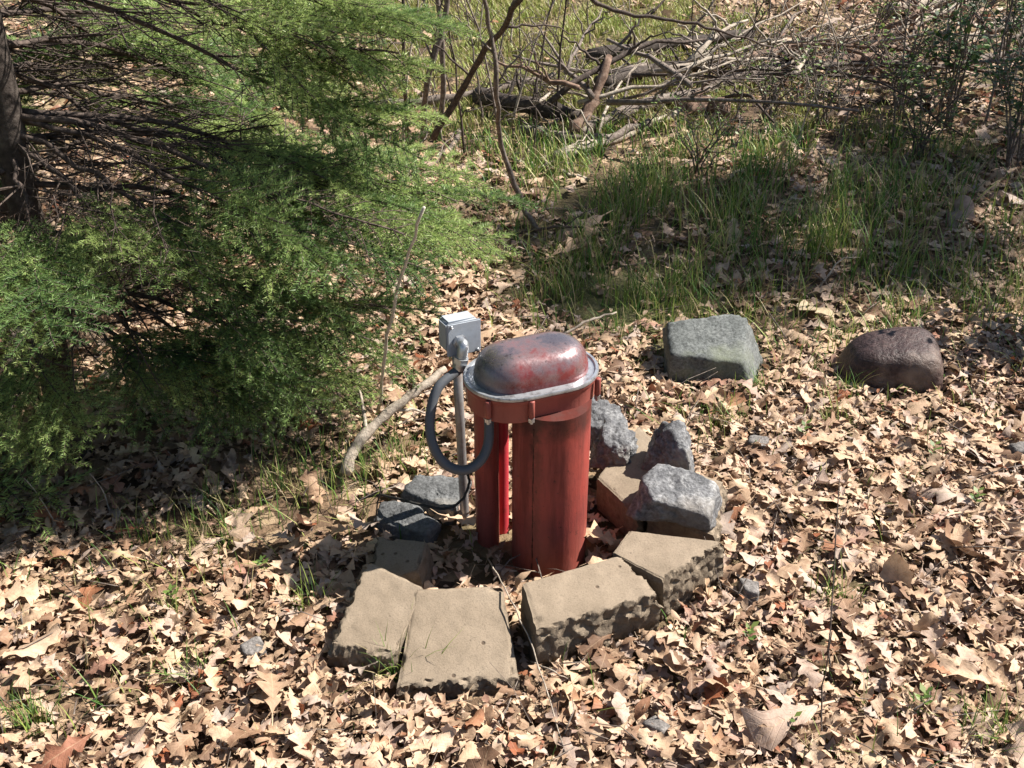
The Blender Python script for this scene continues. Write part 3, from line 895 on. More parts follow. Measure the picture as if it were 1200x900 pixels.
def leafdens(x, y):
    t = turf(x, y)
    ring = np.exp(-(((x + .10) / .24) ** 2 + ((y - 1.88) / .17) ** 2) ** 2)
    spruce_shade = np.exp(-(((x + 1.05) / .75) ** 2 + ((y - 2.45) / .42) ** 2) ** 2)  # fewer leaves under the spruce; bare dark soil stands in for deeper shade
    return (1 - .8 * ring) * (1 - .62 * spruce_shade) * np.clip(1.0 - 0.66 * np.clip(t, 0, 1.5), .06, 1) * np.clip(.85 + .35 * field(x, y, 5, 2.), .35, 1)

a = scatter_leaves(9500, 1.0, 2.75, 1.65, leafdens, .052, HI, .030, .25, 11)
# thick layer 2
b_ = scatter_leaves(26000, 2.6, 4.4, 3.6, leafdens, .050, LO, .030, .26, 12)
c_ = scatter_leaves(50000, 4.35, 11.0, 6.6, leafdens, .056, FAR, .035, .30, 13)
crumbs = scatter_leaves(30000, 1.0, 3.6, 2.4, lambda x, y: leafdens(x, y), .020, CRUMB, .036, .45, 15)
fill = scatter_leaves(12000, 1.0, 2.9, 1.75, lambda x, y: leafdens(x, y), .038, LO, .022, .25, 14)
# the 300 leaves that show largest become parts of the ground, the rest is one mass
px_, py_ = project(np.stack([a[0], a[1], a[2]], 1))
score = a[2] - hgt(a[0], a[1])
inview = (px_ > 5) & (px_ < 1195) & (py_ > 600) & (py_ < 893)
rank = np.where(inview, a[6] / np.hypot(a[1], 1.6) + score * .6, -1)
top_idx = np.argsort(-rank)[:300]
mask = np.ones(len(a[0]), bool); mask[top_idx] = False
am = tuple(q[mask] for q in a)
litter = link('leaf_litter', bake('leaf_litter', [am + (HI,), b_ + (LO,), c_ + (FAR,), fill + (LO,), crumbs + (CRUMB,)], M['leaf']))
tag(litter, 'dry tan and brown oak leaves carpeting the forest floor', 'leaf litter', kind='stuff')
HIM = [np_mesh('oak_leaf', V, Fc, M['leaf_one'], True, UV, np.zeros(len(V))) for V, Fc, UV in HI]
RM = rotmats(a[3], a[4], a[5])
for i in top_idx:
    o = link('oak_leaf', HIM[a[8][i]], ground)
    m = Matrix(RM[i].tolist()).to_4x4(); s_ = a[6][i]
    o.matrix_world = Matrix.Translation((a[0][i], a[1][i], a[2][i] + .004)) @ m @ Matrix.Scale(s_, 4)

# ------------------------------------------------------------------ grass
def blades(x, y, z, h, w, lean, r, dry, lawn=False):
    n = len(x)
    az = r.uniform(0, 2 * np.pi, n); fx, fy = np.cos(az), np.sin(az); sxx, syy = -fy, fx
    segs = [0, .38, .72, 1.0]; V = []
    for s in segs:
        off = lean * h * s ** 1.8; zz = h * s * (1 - .25 * np.clip(lean, 0, 1.2) * s)
        ww = w * (1 - s) ** .7 if s < 1 else 0 * w
        cx, cy = x + fx * off, y + fy * off
        if s < 1:
            V.append(np.stack([cx - sxx * ww, cy - syy * ww, z + zz], -1)); V.append(np.stack([cx + sxx * ww, cy + syy * ww, z + zz], -1))
        else: V.append(np.stack([cx, cy, z + zz], -1))
    V = np.stack(V, 1)  # n,7,3
    tri = np.array([[0, 1, 3], [0, 3, 2], [2, 3, 5], [2, 5, 4], [4, 5, 6]])
    Fc = (tri[None] + (np.arange(n) * 7)[:, None, None]).reshape(-1, 3)
    t = np.where(r.random(n) < dry, r.uniform(.95, 1.3, n), r.uniform(0, .85, n)); t = np.where((t < .9) & lawn, .62 + t * .42, t)
    return V.reshape(-1, 3), Fc, np.repeat(t, 7)

def grass_mass():
    r = np.random.default_rng(5)
    N = 520000
    y = np.sqrt(r.uniform(1.2 ** 2, 10.5 ** 2, N)); x = r.uniform(-1, 1, N) * (y * .60 + .35)
    t = turf(x, y) * np.clip(.55 + .9 * field(x, y, 7, 4.) + .5 * field(x, y, 19, 1.), 0.03, 1.3)
    keep = (r.random(N) < np.clip(t, 0, 1.0) * np.where(y > 4.7, 1.0, .50) + .030 * (field(x, y, 6, 3.) > .1)) & ~blocked(np.stack([x, y], 1))
    x, y = x[keep], y[keep]
    c = at(960, 265); tall = np.exp(-((x - c.x) / 1.1) ** 2 - ((y - c.y) / .55) ** 2)
    lawn = (y > 4.7)
    h = r.uniform(.045, .115, len(x)) * (1 + 1.1 * tall) * np.where(lawn, .62, 1)
    dry_ = .24
    V, Fc, T_ = blades(x, y, hgt(x, y), h, r.uniform(.0010, .0020, len(x)) * np.clip(y / 2.2, 1, 3), r.uniform(.1, 1.0, len(x)), r, .22, lawn)
    o = link('grass', np_mesh('grass', V, Fc, M['grass'], False, None, T_))
    tag(o, 'green and straw coloured grass growing through the fallen leaves', 'grass', kind='stuff')
grass_mass()

TUFTS = [(462, 792, .11, 60, 'grass tuft in front of the gap between the two left front blocks', .3), (361, 712, .10, 36, 'green grass tuft in the shadow left of the blocks', .1),
         (972, 712, .13, 30, 'thin green tuft in the leaves right of the ring', .2), (975, 500, .10, 40, 'low grass tuft below the purple-brown boulder', .3), (885, 462, .09, 70, 'green tuft against the right foot of the angular rock', .1),
         (992, 466, .10, 50, 'green tuft at the left foot of the purple-brown boulder', .1), (962, 300, .24, 110, 'tall bright green tuft at the edge of the tree shadow', .1), (665, 352, .16, 60, 'green tuft behind the well cap', .2),
         (245, 640, .09, 45, 'sparse yellow-green tuft near the shade of the spruce', .4), (540, 800, .07, 0, '', 0), (205, 716, .06, 26, 'small dark green tuft left of the ring on open leaves', .1), (225, 800, .09, 40, 'green tuft beside the small round grey stone', .2),
         (40, 850, .08, 70, 'thick green tuft in the lower left corner', .2), (985, 800, .06, 26, 'short bright sprout of grass in the lower right litter', .1), (1165, 870, .11, 90, 'dark green tuft in the lower right corner', .2),
         (965, 888, .08, 22, 'grass blades at the lower edge right of centre', .1), (440, 560, .12, 60, 'dry grass tuft under the forked fallen branch', .6), (850, 500, .08, 40, 'yellow green tuft beside the upright granite stone', .5),
         (1072, 840, .07, 30, 'bright little tuft among curled leaves, lower right', .1), (330, 575, .10, 50, 'pale tuft at the front edge of the spruce shade', .5)]
r_ = np.random.default_rng(9)
for px, py, h, n, lab, dry in TUFTS:
    if not n: continue
    c = at(px, py)
    x = r_.normal(0, .022 + n * .0001, n); y = r_.normal(0, .018, n)
    V, Fc, T_ = blades(x, y, np.zeros(n) - .005, h * r_.uniform(.45, 1.15, n), r_.uniform(.001, .0018, n), r_.uniform(.1, .9, n), r_, dry)
    o = link('grass_tuft', np_mesh('grass_tuft', V, Fc, M['grass'], False, None, T_), None, (c.x, c.y, c.z + .005))
    tag(o, lab, 'grass tuft', 'grass tufts')

# ------------------------------------------------------------------ sticks and branches
def stick(name, pts, r0, r1, mat, label, cat='branch', group=None, forks=(), seed=0, wob=.0015, n=8, parent=None, sub=5):
    P = smooth_path(pts, sub, wob, seed)
    rr = random.Random(seed)
    o0 = P[0].copy()
    mb = MB(); m = len(P)
    rad = [(r0 + (r1 - r0) * i / (m - 1)) * rr.uniform(.88, 1.12) for i in range(m)]
    mb.tube([p - o0 for p in P], rad, n)
    for (t, vec, rf) in forks:
        b = P[int(t * (m - 1))]
        Q = smooth_path([b, b + Vector(vec) * .5 + Vector((0, 0, Vector(vec).length * .06)), b + Vector(vec)], 4, wob, seed + 9)
        mb.tube([q - o0 for q in Q], [rf + (rf * .35 - rf) * i / (len(Q) - 1) for i in range(len(Q))], 6)
    o = link(name, mb.mesh(name, mat), parent, o0)
    if label: tag(o, label, cat, group)
    return o

A = at
def up(v, d): return Vector((v.x, v.y, v.z + d))
stick('fallen_branch', [A(404, 556, .03), A(418, 522, .08), A(452, 486, .13), A(486, 460, .17), A(522, 432, .20)], .0160, .0095, M['pale_wood'], 'thick pale bare branch lying beside the spruce, left of the stake', forks=[(.35, (-.03, .10, .10), .006), (.55, (.10, .05, -.05), .005)], seed=1)
stick('leaning_stick', [aty(443, 480, 2.36), aty(453, 410, 2.20), aty(470, 325, 2.06), aty(497, 243, 1.95)], .0044, .0028, M['bleached'], 'thin pale stick leaning up against the spruce foliage', seed=2, wob=.002)
stick('fallen_branch', [A(425, 256, .50), A(448, 280, .46), A(470, 296, .45)], .003, .002, M['twig'], 'short grey twig caught in the spruce foliage', cat='twig', seed=3)
# arching grey sapling behind the cap
stick('arching_branch', [up(A(632, 273), .0), A(612, 240, .12), A(588, 170, .35), A(582, 100, .6), aty(575, 40, 3.55), aty(560, -30, 3.5)], .0115, .006, M['twig'], 'grey curved sapling stem rising behind the well from the shadow edge', seed=4,
      forks=[(.62, (.16, .05, .16), .004), (.75, (-.14, .1, .1), .004), (.5, (.12, .0, .05), .003)], wob=.003)
stick('dark_branch', [A(508, 162, .22), A(545, 100, .45), A(575, 50, .65), aty(610, 0, 3.6), aty(640, -40, 3.6)], .013, .009, M['dark_twig'], 'dark slanting branch crossing behind the spruce tips', seed=5, forks=[(.3, (-.2, .1, .12), .005), (.6, (.25, .1, -.05), .005)], wob=.004)
stick('sapling', [up(A(496, 168), .0), aty(500, 100, 4.3), aty(520, 30, 4.3), aty(528, -30, 4.3)], .014, .009, M['twig'], 'grey sapling trunk standing behind the spruce tips', cat='sapling', seed=6, forks=[(.4, (.1, .1, .4), .006), (.5, (-.15, .1, .3), .005)])
stick('sapling', [up(A(478, 175), .0), aty(474, 90, 4.1), aty(472, -30, 4.1)], .009, .006, M['dark_twig'], 'thin straight dark stem left of the grey sapling trunk', cat='sapling', seed=7)
stick('sapling', [up(A(514, 165), .0), aty(520, 90, 4.5), aty(513, 0, 4.5), aty(508, -30, 4.5)], .012, .008, M['twig'], 'second grey stem just right of the grey sapling trunk', cat='sapling', seed=17)
stick('ground_branch', [A(580, 277, .03), A(625, 270, .07), A(670, 266, .08), A(730, 272, .03)], .007, .004, M['dark_twig'], 'dark thin branch lying across the edge of the shadow', seed=8, forks=[(.6, (.12, .06, .05), .003)])
stick('overhead_branch', [aty(672, -14, 2.5), aty(720, 12, 2.5), aty(790, 24, 2.5), aty(850, 38, 2.5), aty(905, 55, 2.55)], .0055, .002, M['dark_twig'], 'dark thin twig hanging into the top of the view over the lawn', seed=9, forks=[(.7, (.08, .03, -.10), .0025), (.4, (.12, .1, .08), .003), (.85, (.06, .0, .07), .002)], wob=.002)
stick('pale_stick', [A(660, 392, .02), A(690, 376, .05), A(722, 366, .03)], .0045, .003, M['pale_wood'], 'pale thin stick on the leaves behind the right end of the cap', cat='stick', seed=10)
stick('pale_stick', [A(960, 338, .02), A(985, 305, .09), A(1008, 302, .06)], .0028, .0018, M['pale_wood'], 'curved pale twig in the tall dark grass', cat='stick', seed=11)
stick('pale_stick', [A(1090, 318, .02), A(1125, 340, .05), A(1150, 352, .02)], .0032, .002, M['pale_wood'], 'pale twig lying in the leaves at the right, past the tall grass', cat='stick', seed=12)
stick('thin_stalk', [A(572, 655, .02), A(592, 690, .10), A(624, 760, .07), A(662, 880, .03)], .0018, .0012, M['pale_wood'], 'thin dry stalk lying across the gap between the front blocks', cat='stalk', seed=13, wob=.001)
stick('thin_stalk', [A(622, 775, .02), A(645, 785, .05), A(672, 800, .02)], .0018, .0012, M['pale_wood'], 'short dry stalk at the foot of the broken block', cat='stalk', seed=14, wob=.001)
stick('thin_stalk', [up(A(972, 820), 0), A(973, 740, .1), A(984, 560, .33)], .0022, .001, M['dark_twig'], 'tall thin dark stalk standing in the leaves at the right', cat='stalk', seed=15, wob=.001)
stick('thin_stalk', [up(A(965, 900), 0), A(963, 820, .08), A(975, 740, .22)], .002, .001, M['dark_twig'], 'thin dark stalk standing at the bottom edge, right of centre', cat='stalk', seed=16, wob=.001)
stick('thin_stalk', [up(A(70, 640), 0), A(58, 600, .08), A(28, 560, .16)], .002, .001, M['pale_wood'], 'leftmost dry stalk at the shade edge of the spruce', cat='stalk', seed=18, wob=.001)
stick('thin_stalk', [up(A(130, 600), 0), A(120, 575, .08), A(105, 555, .13)], .002, .001, M['pale_wood'], 'dry stalk at the spruce shade edge, right of the leftmost one', cat='stalk', seed=19, wob=.001)

# main logs of the brush pile
LOGS = [((672, 168), (690, 140), (712, 92), .021, .012, 'rot', 'weathered broken stump leaning at the left end of the brush pile'),
        ((430, 130), (560, 118), (650, 96), .018, .010, 'twig', 'long thin log reaching out over the lawn to the left'),
        ((560, 128), (640, 145), (700, 150), .030, .022, 'bark', 'dark log on the ground at the left end of the pile'),
        ((655, 172), (770, 128), (838, 112), .026, .015, 'twig', 'grey branch sloping up along the front of the pile'),
        ((650, 190), (740, 160), (830, 122), .020, .012, 'pale_wood', 'pale branch lowest along the front of the pile'),
        ((690, 78), (800, 62), (880, 52), .030, .020, 'bark', 'dark log across the middle of the pile'),
        ((700, 110), (780, 92), (860, 84), .026, .016, 'bark', 'dark rough branch under the middle log'),
        ((800, 138), (828, 136), (850, 142), .040, .036, 'rot', 'short sawn log with reddish ends before the pile'),
        ((820, 110), (930, 92), (1050, 88), .026, .016, 'twig', 'long grey branch through the right half of the pile'),
        ((860, 80), (960, 55), (1060, 60), .020, .012, 'rot', 'brown branch behind the right half of the pile'),
        ((1040, 20), (1090, 12), (1150, -6), .028, .020, 'pale_wood', 'upper pale log at the back right of the pile'),
        ((1040, 48), (1090, 26), (1140, 12), .022, .014, 'pale_wood', 'lower pale log at the back right of the pile'),
        ((960, 90), (1010, 78), (1080, 84), .024, .018, 'rot', 'reddish brown log right of the pile middle'),
        ((1120, 60), (1170, 40), (1230, 22), .024, .016, 'pale_wood', 'bleached branch at the far right edge of the pile'),
        ((1130, 78), (1190, 70), (1240, 74), .02, .014, 'twig', 'grey branch resting at the right frame edge'),
        ((440, 230), (500, 200), (540, 160), .012, .008, 'twig', 'grey branch on the ground behind the spruce tips'),
        ((600, 190), (640, 200), (690, 215), .010, .006, 'pale_wood', 'thin pale branch on leaves in front of the stump'),
        ((610, 160), (700, 172), (760, 152), .018, .010, 'twig', 'grey branch lying against the front of the stump')]
for i, (p0, p1, p2, r0, r1, mt, lab) in enumerate(LOGS):
    rr = random.Random(i)
    a0, a1, a2 = (up(A(*p), r0 * rr.uniform(.6, 2.2)) for p in (p0, p1, p2))
    if i == 0: a1 = aty(696, 118, a0.y + .10); a2 = aty(714, 66, a0.y + .22)
    r0 *= 1.35; r1 *= 1.35
    L = (a2 - a0).length
    fk = [(rr.uniform(.2, .9), (rr.uniform(-.4, .4) * L * .5, rr.uniform(-.2, .3), rr.uniform(.0, .22)), r1 * .35) for _ in range(4)] if i not in (0, 7) else []
    stick('log' if r0 > .025 else 'branch', [a0, a1, a2], r0, r1, M[mt], lab, 'log' if r0 > .025 else 'branch', 'wood of the brush pile', forks=fk, seed=40 + i, wob=.006 if r0 < .03 else .004, n=10)

# smaller branches heaped over the pile, each its own thing
rr = random.Random(77)
for i in range(58):
    t = rr.random()
    px, py = 640 + 560 * t + rr.uniform(-30, 30), 150 - 110 * t * rr.uniform(.4, 1.3) + rr.uniform(-25, 30)
    c = A(px, max(py, 8)); ang = rr.gauss(R(25), 1.2); L = rr.uniform(.35, 1.1)
    d = Vector((math.cos(ang), math.sin(ang) * .8, rr.uniform(-.08, .22))) * L
    z = rr.uniform(.02, .22)
    p0 = up(c, z); p2 = p0 + d; p1 = p0 + d * .5 + Vector((0, rr.uniform(-.05, .05), rr.uniform(-.04, .08)))
    p2.z = max(p2.z, gz(p2.x, p2.y) + .01)
    r0 = rr.uniform(.006, .017)
    fk = [(rr.uniform(.3, .9), (rr.uniform(-.2, .2), rr.uniform(-.12, .15), rr.uniform(.02, .2)), r0 * .5) for _ in range(3)]
    mk = rr.choice(['twig', 'twig', 'dark_twig', 'pale_wood', 'pale_wood', 'rot'])
    wd = {'twig': 'grey', 'dark_twig': 'dark brown', 'pale_wood': 'bleached pale', 'rot': 'reddish brown'}[mk]
    pl = 'left end' if p0.x < .9 else ('middle' if p0.x < 1.9 else 'right end')
    stick('brush_branch', [p0, p1, p2], r0, r0 * .4, M[mk], f'thin {wd} dead branch heaped in the {pl} of the brush pile', 'branch', f'thin {wd} branches in the {pl} of the brush pile', forks=fk, seed=100 + i, wob=.006, n=5, sub=3)
# upright bare stems in the upper part of the view
rr = random.Random(5)
STEMS = [(470, 190), (520, 175), (545, 190), (565, 150), (590, 185), (600, 150), (530, 120), (580, 100), (625, 190), (650, 150), (490, 110), (555, 40), (455, 120), (610, 120), (640, 100), (690, 60), (770, 110), (810, 90), (835, 60), (870, 80), (905, 70), (940, 120), (980, 90), (975, 185), (1010, 120), (1045, 170), (1060, 90), (1110, 120), (1150, 160), (1185, 130), (560, 60), (900, 30), (955, 30), (1000, 20),
         (540, 30), (620, 150), (860, 150), (600, 60), (740, 40), (930, 175), (1090, 60), (1170, 60), (985, 140), (1130, 90)]
for i, (px, py) in enumerate(STEMS):
    c = A(px, py); H = rr.uniform(.35, 1.0); lx, ly = rr.uniform(-.25, .25), rr.uniform(-.1, .2)
    pts = [c, up(c, H * .5) + Vector((lx * .35, ly * .3, 0)), up(c, H) + Vector((lx, ly, 0))]
    r0 = rr.uniform(.003, .0065)
    fk = [(rr.uniform(.3, .9), (rr.uniform(-.18, .18), rr.uniform(-.1, .1), rr.uniform(.05, .2)), r0 * .45) for _ in range(5)]
    mk = rr.choice(['twig', 'dark_twig', 'pale_wood']); wd = {'twig': 'grey', 'dark_twig': 'dark', 'pale_wood': 'pale'}[mk]
    pl = ('among the saplings behind the spruce tips' if px < 590 else 'over the sunlit lawn left of the brush pile' if px < 700 else 'rising from the brush pile' if py < 95 else 'before the brush pile') if px < 1000 else 'beside the leafy shrubs at the upper right'
    stick('bare_stem', pts, r0, r0 * .35, M[mk], f'{wd} bare leafless stem {pl}', 'stem', f'{wd} bare stems {pl}', forks=fk, seed=200 + i, wob=.004, n=5, sub=4)

# twigs and dry straw strewn over the litter: nobody could count them
def straw():
    r = np.random.default_rng(31); mb = MB(); rr = random.Random(31)
    for i in range(1500):
        x = rr.uniform(-1.9, 2.4); y = rr.uniform(1.15, 6.5)
        if blocked(np.array([[x, y]]))[0]: continue
        z = gz(x, y) + rr.uniform(.01, .045); a = rr.uniform(0, 6.28); L = rr.uniform(.03, .16) * (1 + y * .12)
        d = Vector((math.cos(a), math.sin(a), rr.uniform(-.2, .25))) * L
        p = Vector((x, y, z)); m = p + d * .5 + Vector((rr.gauss(0, .006), rr.gauss(0, .006), rr.gauss(.004, .004)))
        r0 = rr.uniform(.0007, .0018) * (1 + y * .12)
        mb.tube([p, m, p + d], [r0, r0 * .8, r0 * .4], 3)
    o = link('twig_litter', mb.mesh('twig_litter', M['twig']))
    tag(o, 'tiny twigs and straw strewn over the fallen leaves', 'twig litter', kind='stuff')
straw()

# dead brushwood mass: countless fine twigs over the pile
def brush():
    rr = random.Random(8); mb = MB()
    for i in range(450):
        t = rr.random(); px, py = 600 + 650 * t + rr.gauss(0, 40), 135 - 95 * t * rr.uniform(0.2, 1.3) + rr.gauss(0, 24)
        c = A(px, max(py, 4)); a = rr.uniform(0, 6.28); L = rr.uniform(.10, .42)
        d = Vector((math.cos(a), math.sin(a), rr.uniform(-.1, .7))).normalized() * L
        p = up(c, rr.uniform(0, .12)); m = p + d * .5 + Vector((rr.gauss(0, .02), rr.gauss(0, .02), rr.gauss(0, .02)))
        r0 = rr.uniform(.0012, .0035)
        mb.tube([p, m, p + d], [r0, r0 * .7, r0 * .35], 3)
    o = link('brushwood', mb.mesh('brushwood', M['twig']))
    tag(o, 'tangle of fine dead twigs filling the brush pile', 'brushwood', kind='stuff')
brush()

# ------------------------------------------------------------------ spruce
def spray_template(seed, L=.36, dens=1.0, mat='needle'):
    """a flat fan of needled twigs; lies in XY, grows along +X, up is +Z"""
    r = np.random.default_rng(seed); rr = random.Random(seed)
    twigs = []   # (p0, p1, r)
    def seg(p, ang, ln, lvl, droop):
        n = max(2, int(ln / .03)); pts = [Vector(p)]; a = ang
        for i in range(n):
            a += rr.gauss(0, .05); s = ln / n
            pts.append(pts[-1] + Vector((math.cos(a) * s, math.sin(a) * s, rr.gauss(0, .0015) - droop * s * (i / n))))
        twigs.append((pts, lvl))
        if lvl < 2:
            step = .026 if lvl == 0 else .022
            k = int(ln / step)
            for j in range(1, k):
                t = j / k
                for sd in ((1, -1) if lvl == 0 else ((1,) if j % 2 else (-1,))):
                    if rr.random() < .12: continue
                    q = pts[min(len(pts) - 1, int(t * n))]
                    env = math.sin(math.pi * (0.18 + .72 * t)) if lvl == 0 else (1 - t * .7)
                    l2 = ln * (.50 if lvl == 0 else .34) * env * rr.uniform(.65, 1.1)
                    if l2 > .012: seg(q + Vector((0, 0, rr.gauss(0, .003))), a + sd * rr.uniform(.75, 1.05), l2, lvl + 1, droop * 1.3 + rr.uniform(-.1, .25))
    seg((0, 0, 0), 0, L, 0, .22)
    V, T_ = [], []
    mb = MB()
    for pts, lvl in twigs:
        mb.tube(pts, [(.0028, .0013, .0009)[lvl]] * len(pts), 3)
        for i in range(len(pts) - 1):
            a, b = np.array(pts[i]), np.array(pts[i + 1]); ln = np.linalg.norm(b - a)
            if ln < 1e-6: continue
            if lvl == 0 and i < 3: continue
            m = max(1, int(ln / .0012 * dens))
            t = r.random(m)[:, None]; o = a + (b - a) * t; d = (b - a) / ln
            sid = np.array([-d[1], d[0], 0]); sid /= (np.linalg.norm(sid) + 1e-9); upv = np.array([0, 0, 1.0])
            an = r.uniform(-.5, 3.64, m); nl = r.uniform(.010, .018, m)[:, None]
            rad = np.cos(an)[:, None] * sid + (np.sin(an) * .75)[:, None] * upv
            nd_ = d * r.uniform(.45, .95, m)[:, None] + rad; nd_ /= np.linalg.norm(nd_, axis=1)[:, None]
            tip = o + nd_ * nl
            w = np.cross(nd_, r.normal(0, 1, (m, 3))); w /= np.linalg.norm(w, axis=1)[:, None] + 1e-9; w *= .0010
            V.append(np.stack([o - w, o + w, tip], 1)); T_.append(np.repeat(np.clip(.35 + .35 * (lvl == 2) + .2 * (i / len(pts)) + r.normal(0, .12, m), 0, 1), 3))
    V = np.concatenate(V).reshape(-1, 3); T_ = np.concatenate(T_)
    Fn = np.arange(len(V)).reshape(-1, 3)
    me = np_mesh('needle_spray', V, Fn, M['needle'], False, None, T_)
    tw = mb.mesh('twigs', M['dark_twig'])
    # join twigs + needles into one mesh with two materials
    tv = np.array(mb.v); tris = []
    for f in mb.f:
        for k in range(1, len(f) - 1): tris.append((f[0], f[k], f[k + 1]))
    AV = np.concatenate([V, tv]); AF = np.concatenate([Fn, np.array(tris) + len(V)]); AT = np.concatenate([T_, np.zeros(len(tv))])
    me2 = np_mesh('needle_spray', AV, AF, M[mat], False, None, AT); me2.materials.append(M['dark_twig'])
    mi = np.zeros(len(AF), np.int32); mi[len(Fn):] = 1; me2.polygons.foreach_set('material_index', mi)
    return me2
SPR = [spray_template(500 + i, L) for i, L in enumerate((.34, .30, .38, .28, .33))]

DEAD = [spray_template(520, .34, .10, 'rot'), spray_template(521, .30, .16, 'rot')]

def place_spray(parent, pos, dirv, roll, scale, k):
    d = Vector(dirv).normalized()
    side = Vector((0, 0, 1)).cross(d).normalized(); upv = d.cross(side)
    m = Matrix((d, side, upv)).transposed().to_4x4() @ Matrix.Rotation(roll, 4, 'X')
    o = link('needle_spray' if k >= 0 else 'dead_spray', SPR[k % len(SPR)] if k >= 0 else DEAD[k % 2], parent)
    o.location = Vector(pos) - parent.location - parent.parent.location
    o.rotation_euler = m.to_euler(); o.scale = (scale,) * 3
    return o

def spruce(name, basep, height, lean, limbs, label, seed, trunk_r=.036, step=.085, big=1.0, extra=0, extra_z=(1.3, 3.6), crown_r=1.1, group=None):
    rr = random.Random(seed)
    base_ = Vector(basep); t = empty(name, base_); tag(t, label, 'spruce tree', group)
    def trunk_at(z): f_ = z / height; return base_ + Vector((lean[0] * f_, lean[1] * f_, z))
    mb = MB(); zs = [height * i / 24 for i in range(25)]
    mb.tube([trunk_at(z) - base_ + Vector((rr.gauss(0, .004), rr.gauss(0, .004), -.06 if i == 0 else 0)) for i, z in enumerate(zs)], [trunk_r * (1 - z / height) ** .8 * (1 + .35 * math.exp(-z * 12)) + .003 for z in zs], 14)
    link('trunk', mb.mesh('trunk', M['bark']), t)
    cnt = 0
    L_all = [(z, Vector(tip), dn, sc) for z, tip, dn, sc in limbs]
    for i in range(extra):
        z = extra_z[0] + (extra_z[1] - extra_z[0]) * i / max(1, extra - 1)
        a = i * 2.399 + rr.uniform(-.3, .3); ln = crown_r * (1 - (z / height)) ** .75 + .12
        tp = trunk_at(z) + Vector((math.cos(a) * ln, math.sin(a) * ln, -ln * .12))
        L_all.append((z, tp, .8, 1.15))
    for li, (z, tip, dn, sc) in enumerate(L_all):
        p0 = trunk_at(z); v = tip - p0; ln = v.length
        P = smooth_path([p0, p0 + v * .35 + Vector((0, 0, ln * .05)), p0 + v * .7 + Vector((0, 0, ln * .02)), tip], 4, .004, seed + li)
        mb = MB(); m = len(P); mb.tube([p - p0 for p in P], [.0062 * (1 - .8 * i / (m - 1)) + .0013 for i in range(m)], 6)
        # dead side twigs near the trunk
        for _ in range(int(22 * ln)):
            k = rr.randrange(1, max(2, int(m * .75))); q = P[k] - p0
            a = math.atan2(v.y, v.x) + rr.choice([-1, 1]) * rr.uniform(.5, 1.3); l2 = rr.uniform(.08, .30)
            e = q + Vector((math.cos(a) * l2, math.sin(a) * l2, rr.uniform(-.10, .03)))
            mid = (q + e) / 2 + Vector((rr.gauss(0, .01), rr.gauss(0, .01), rr.gauss(0, .01)))
            mb.tube([q, mid, e], [.0025, .0018, .0009], 4)
            for _k in range(3):
                s = q.lerp(e, rr.uniform(.3, .9)); a2 = a + rr.uniform(-1.2, 1.2); l3 = rr.uniform(.04, .12)
                mb.tube([s, s + Vector((math.cos(a2) * l3, math.sin(a2) * l3, rr.uniform(-.05, .02)))], [.0014, .0007], 3)
        limb = link('limb', mb.mesh('limb', M['dark_twig']), t, p0 - base_)
        az = math.atan2(v.y, v.x)
        s = 1 - .62 * dn
        n = max(3, int(ln * (1 - s) / step))
        for k in range(n):
            f_ = s + (1 - s) * (k + .5) / n
            q = P[min(m - 1, int(f_ * (m - 1)))]
            for sd in (-1, 1):
                if cnt > 296: break
                if rr.random() < .06: continue
                a = az + sd * rr.uniform(.55, .95) * (1.1 - f_ * .4)
                d = Vector((math.cos(a), math.sin(a), rr.uniform(-.75, .08)))
                place_spray(limb, q, d, rr.gauss(0, .38), sc * big * rr.uniform(.75, 1.1) * (1.15 - .35 * f_), -1 - rr.randrange(9) if rr.random() < .34 - .36 * f_ + .05 else rr.randrange(99)); cnt += 1
        place_spray(limb, P[-2], Vector((v.x, v.y, -ln * .08)), rr.gauss(0, .15), sc * big, rr.randrange(99)); cnt += 1
    return t, cnt

tb = at(86, 535)
def tp(px, py, z): return at(px, py, z)
LIMBS = [  # start height, tip, needled share, size
    (.86, tp(490, 232, .55), .8, 1.1), (.80, tp(430, 200, .64), .8, 1.1), (.70, tp(480, 300, .42), .7, 1.05), (.84, tp(340, 190, .72), .7, 1.0),
    (.55, tp(410, 372, .30), .7, 1.1), (.48, tp(345, 412, .26), .7, 1.05), (.50, tp(300, 430, .26), .6, 1.0),
    (.40, tp(240, 450, .26), .4, .8), 
    (.80, tp(150, 285, .66), .8, .9), (.78, tp(40, 300, .66), .9, .9), (.75, tp(-70, 310, .66), .9, .9),
    (1.15, tp(395, 75, .93), .6, 1.1), (1.2, tp(350, 40, 1.02), .6, 1.1), (1.12, tp(400, 135, .83), .5, 1.0), (1.25, tp(430, 20, 1.02), .5, .9), (1.05, aty(230, 60, 3.1), .75, 1.2), (1.0, aty(300, 120, 3.1), .7, 1.1), (1.1, aty(150, 60, 2.7), .7, 1.1), (.95, aty(60, 60, 3.0), .8, 1.2), (.9, aty(-40, 130, 2.6), .8, 1.1), (.95, aty(180, 180, 2.6), .6, 1.0),
    (.85, tp(425, 262, .62), .75, 1.1), (.85, tp(340, 275, .64), .75, 1.1), (.82, tp(250, 300, .62), .7, 1.0), (.6, tp(300, 375, .42), .6, 1.0), (.5, tp(200, 420, .36), .45, .8), (.50, tp(150, 420, .36), .45, .75), (.45, tp(30, 450, .36), .6, .8), (.9, aty(250, 140, 2.9), .35, .8), (.95, aty(120, 130, 3.0), .3, .8),
    (.5, tb + Vector((-.6, .7, .4)), .5, .9), (.7, tb + Vector((.2, .95, .6)), .5, .9)]
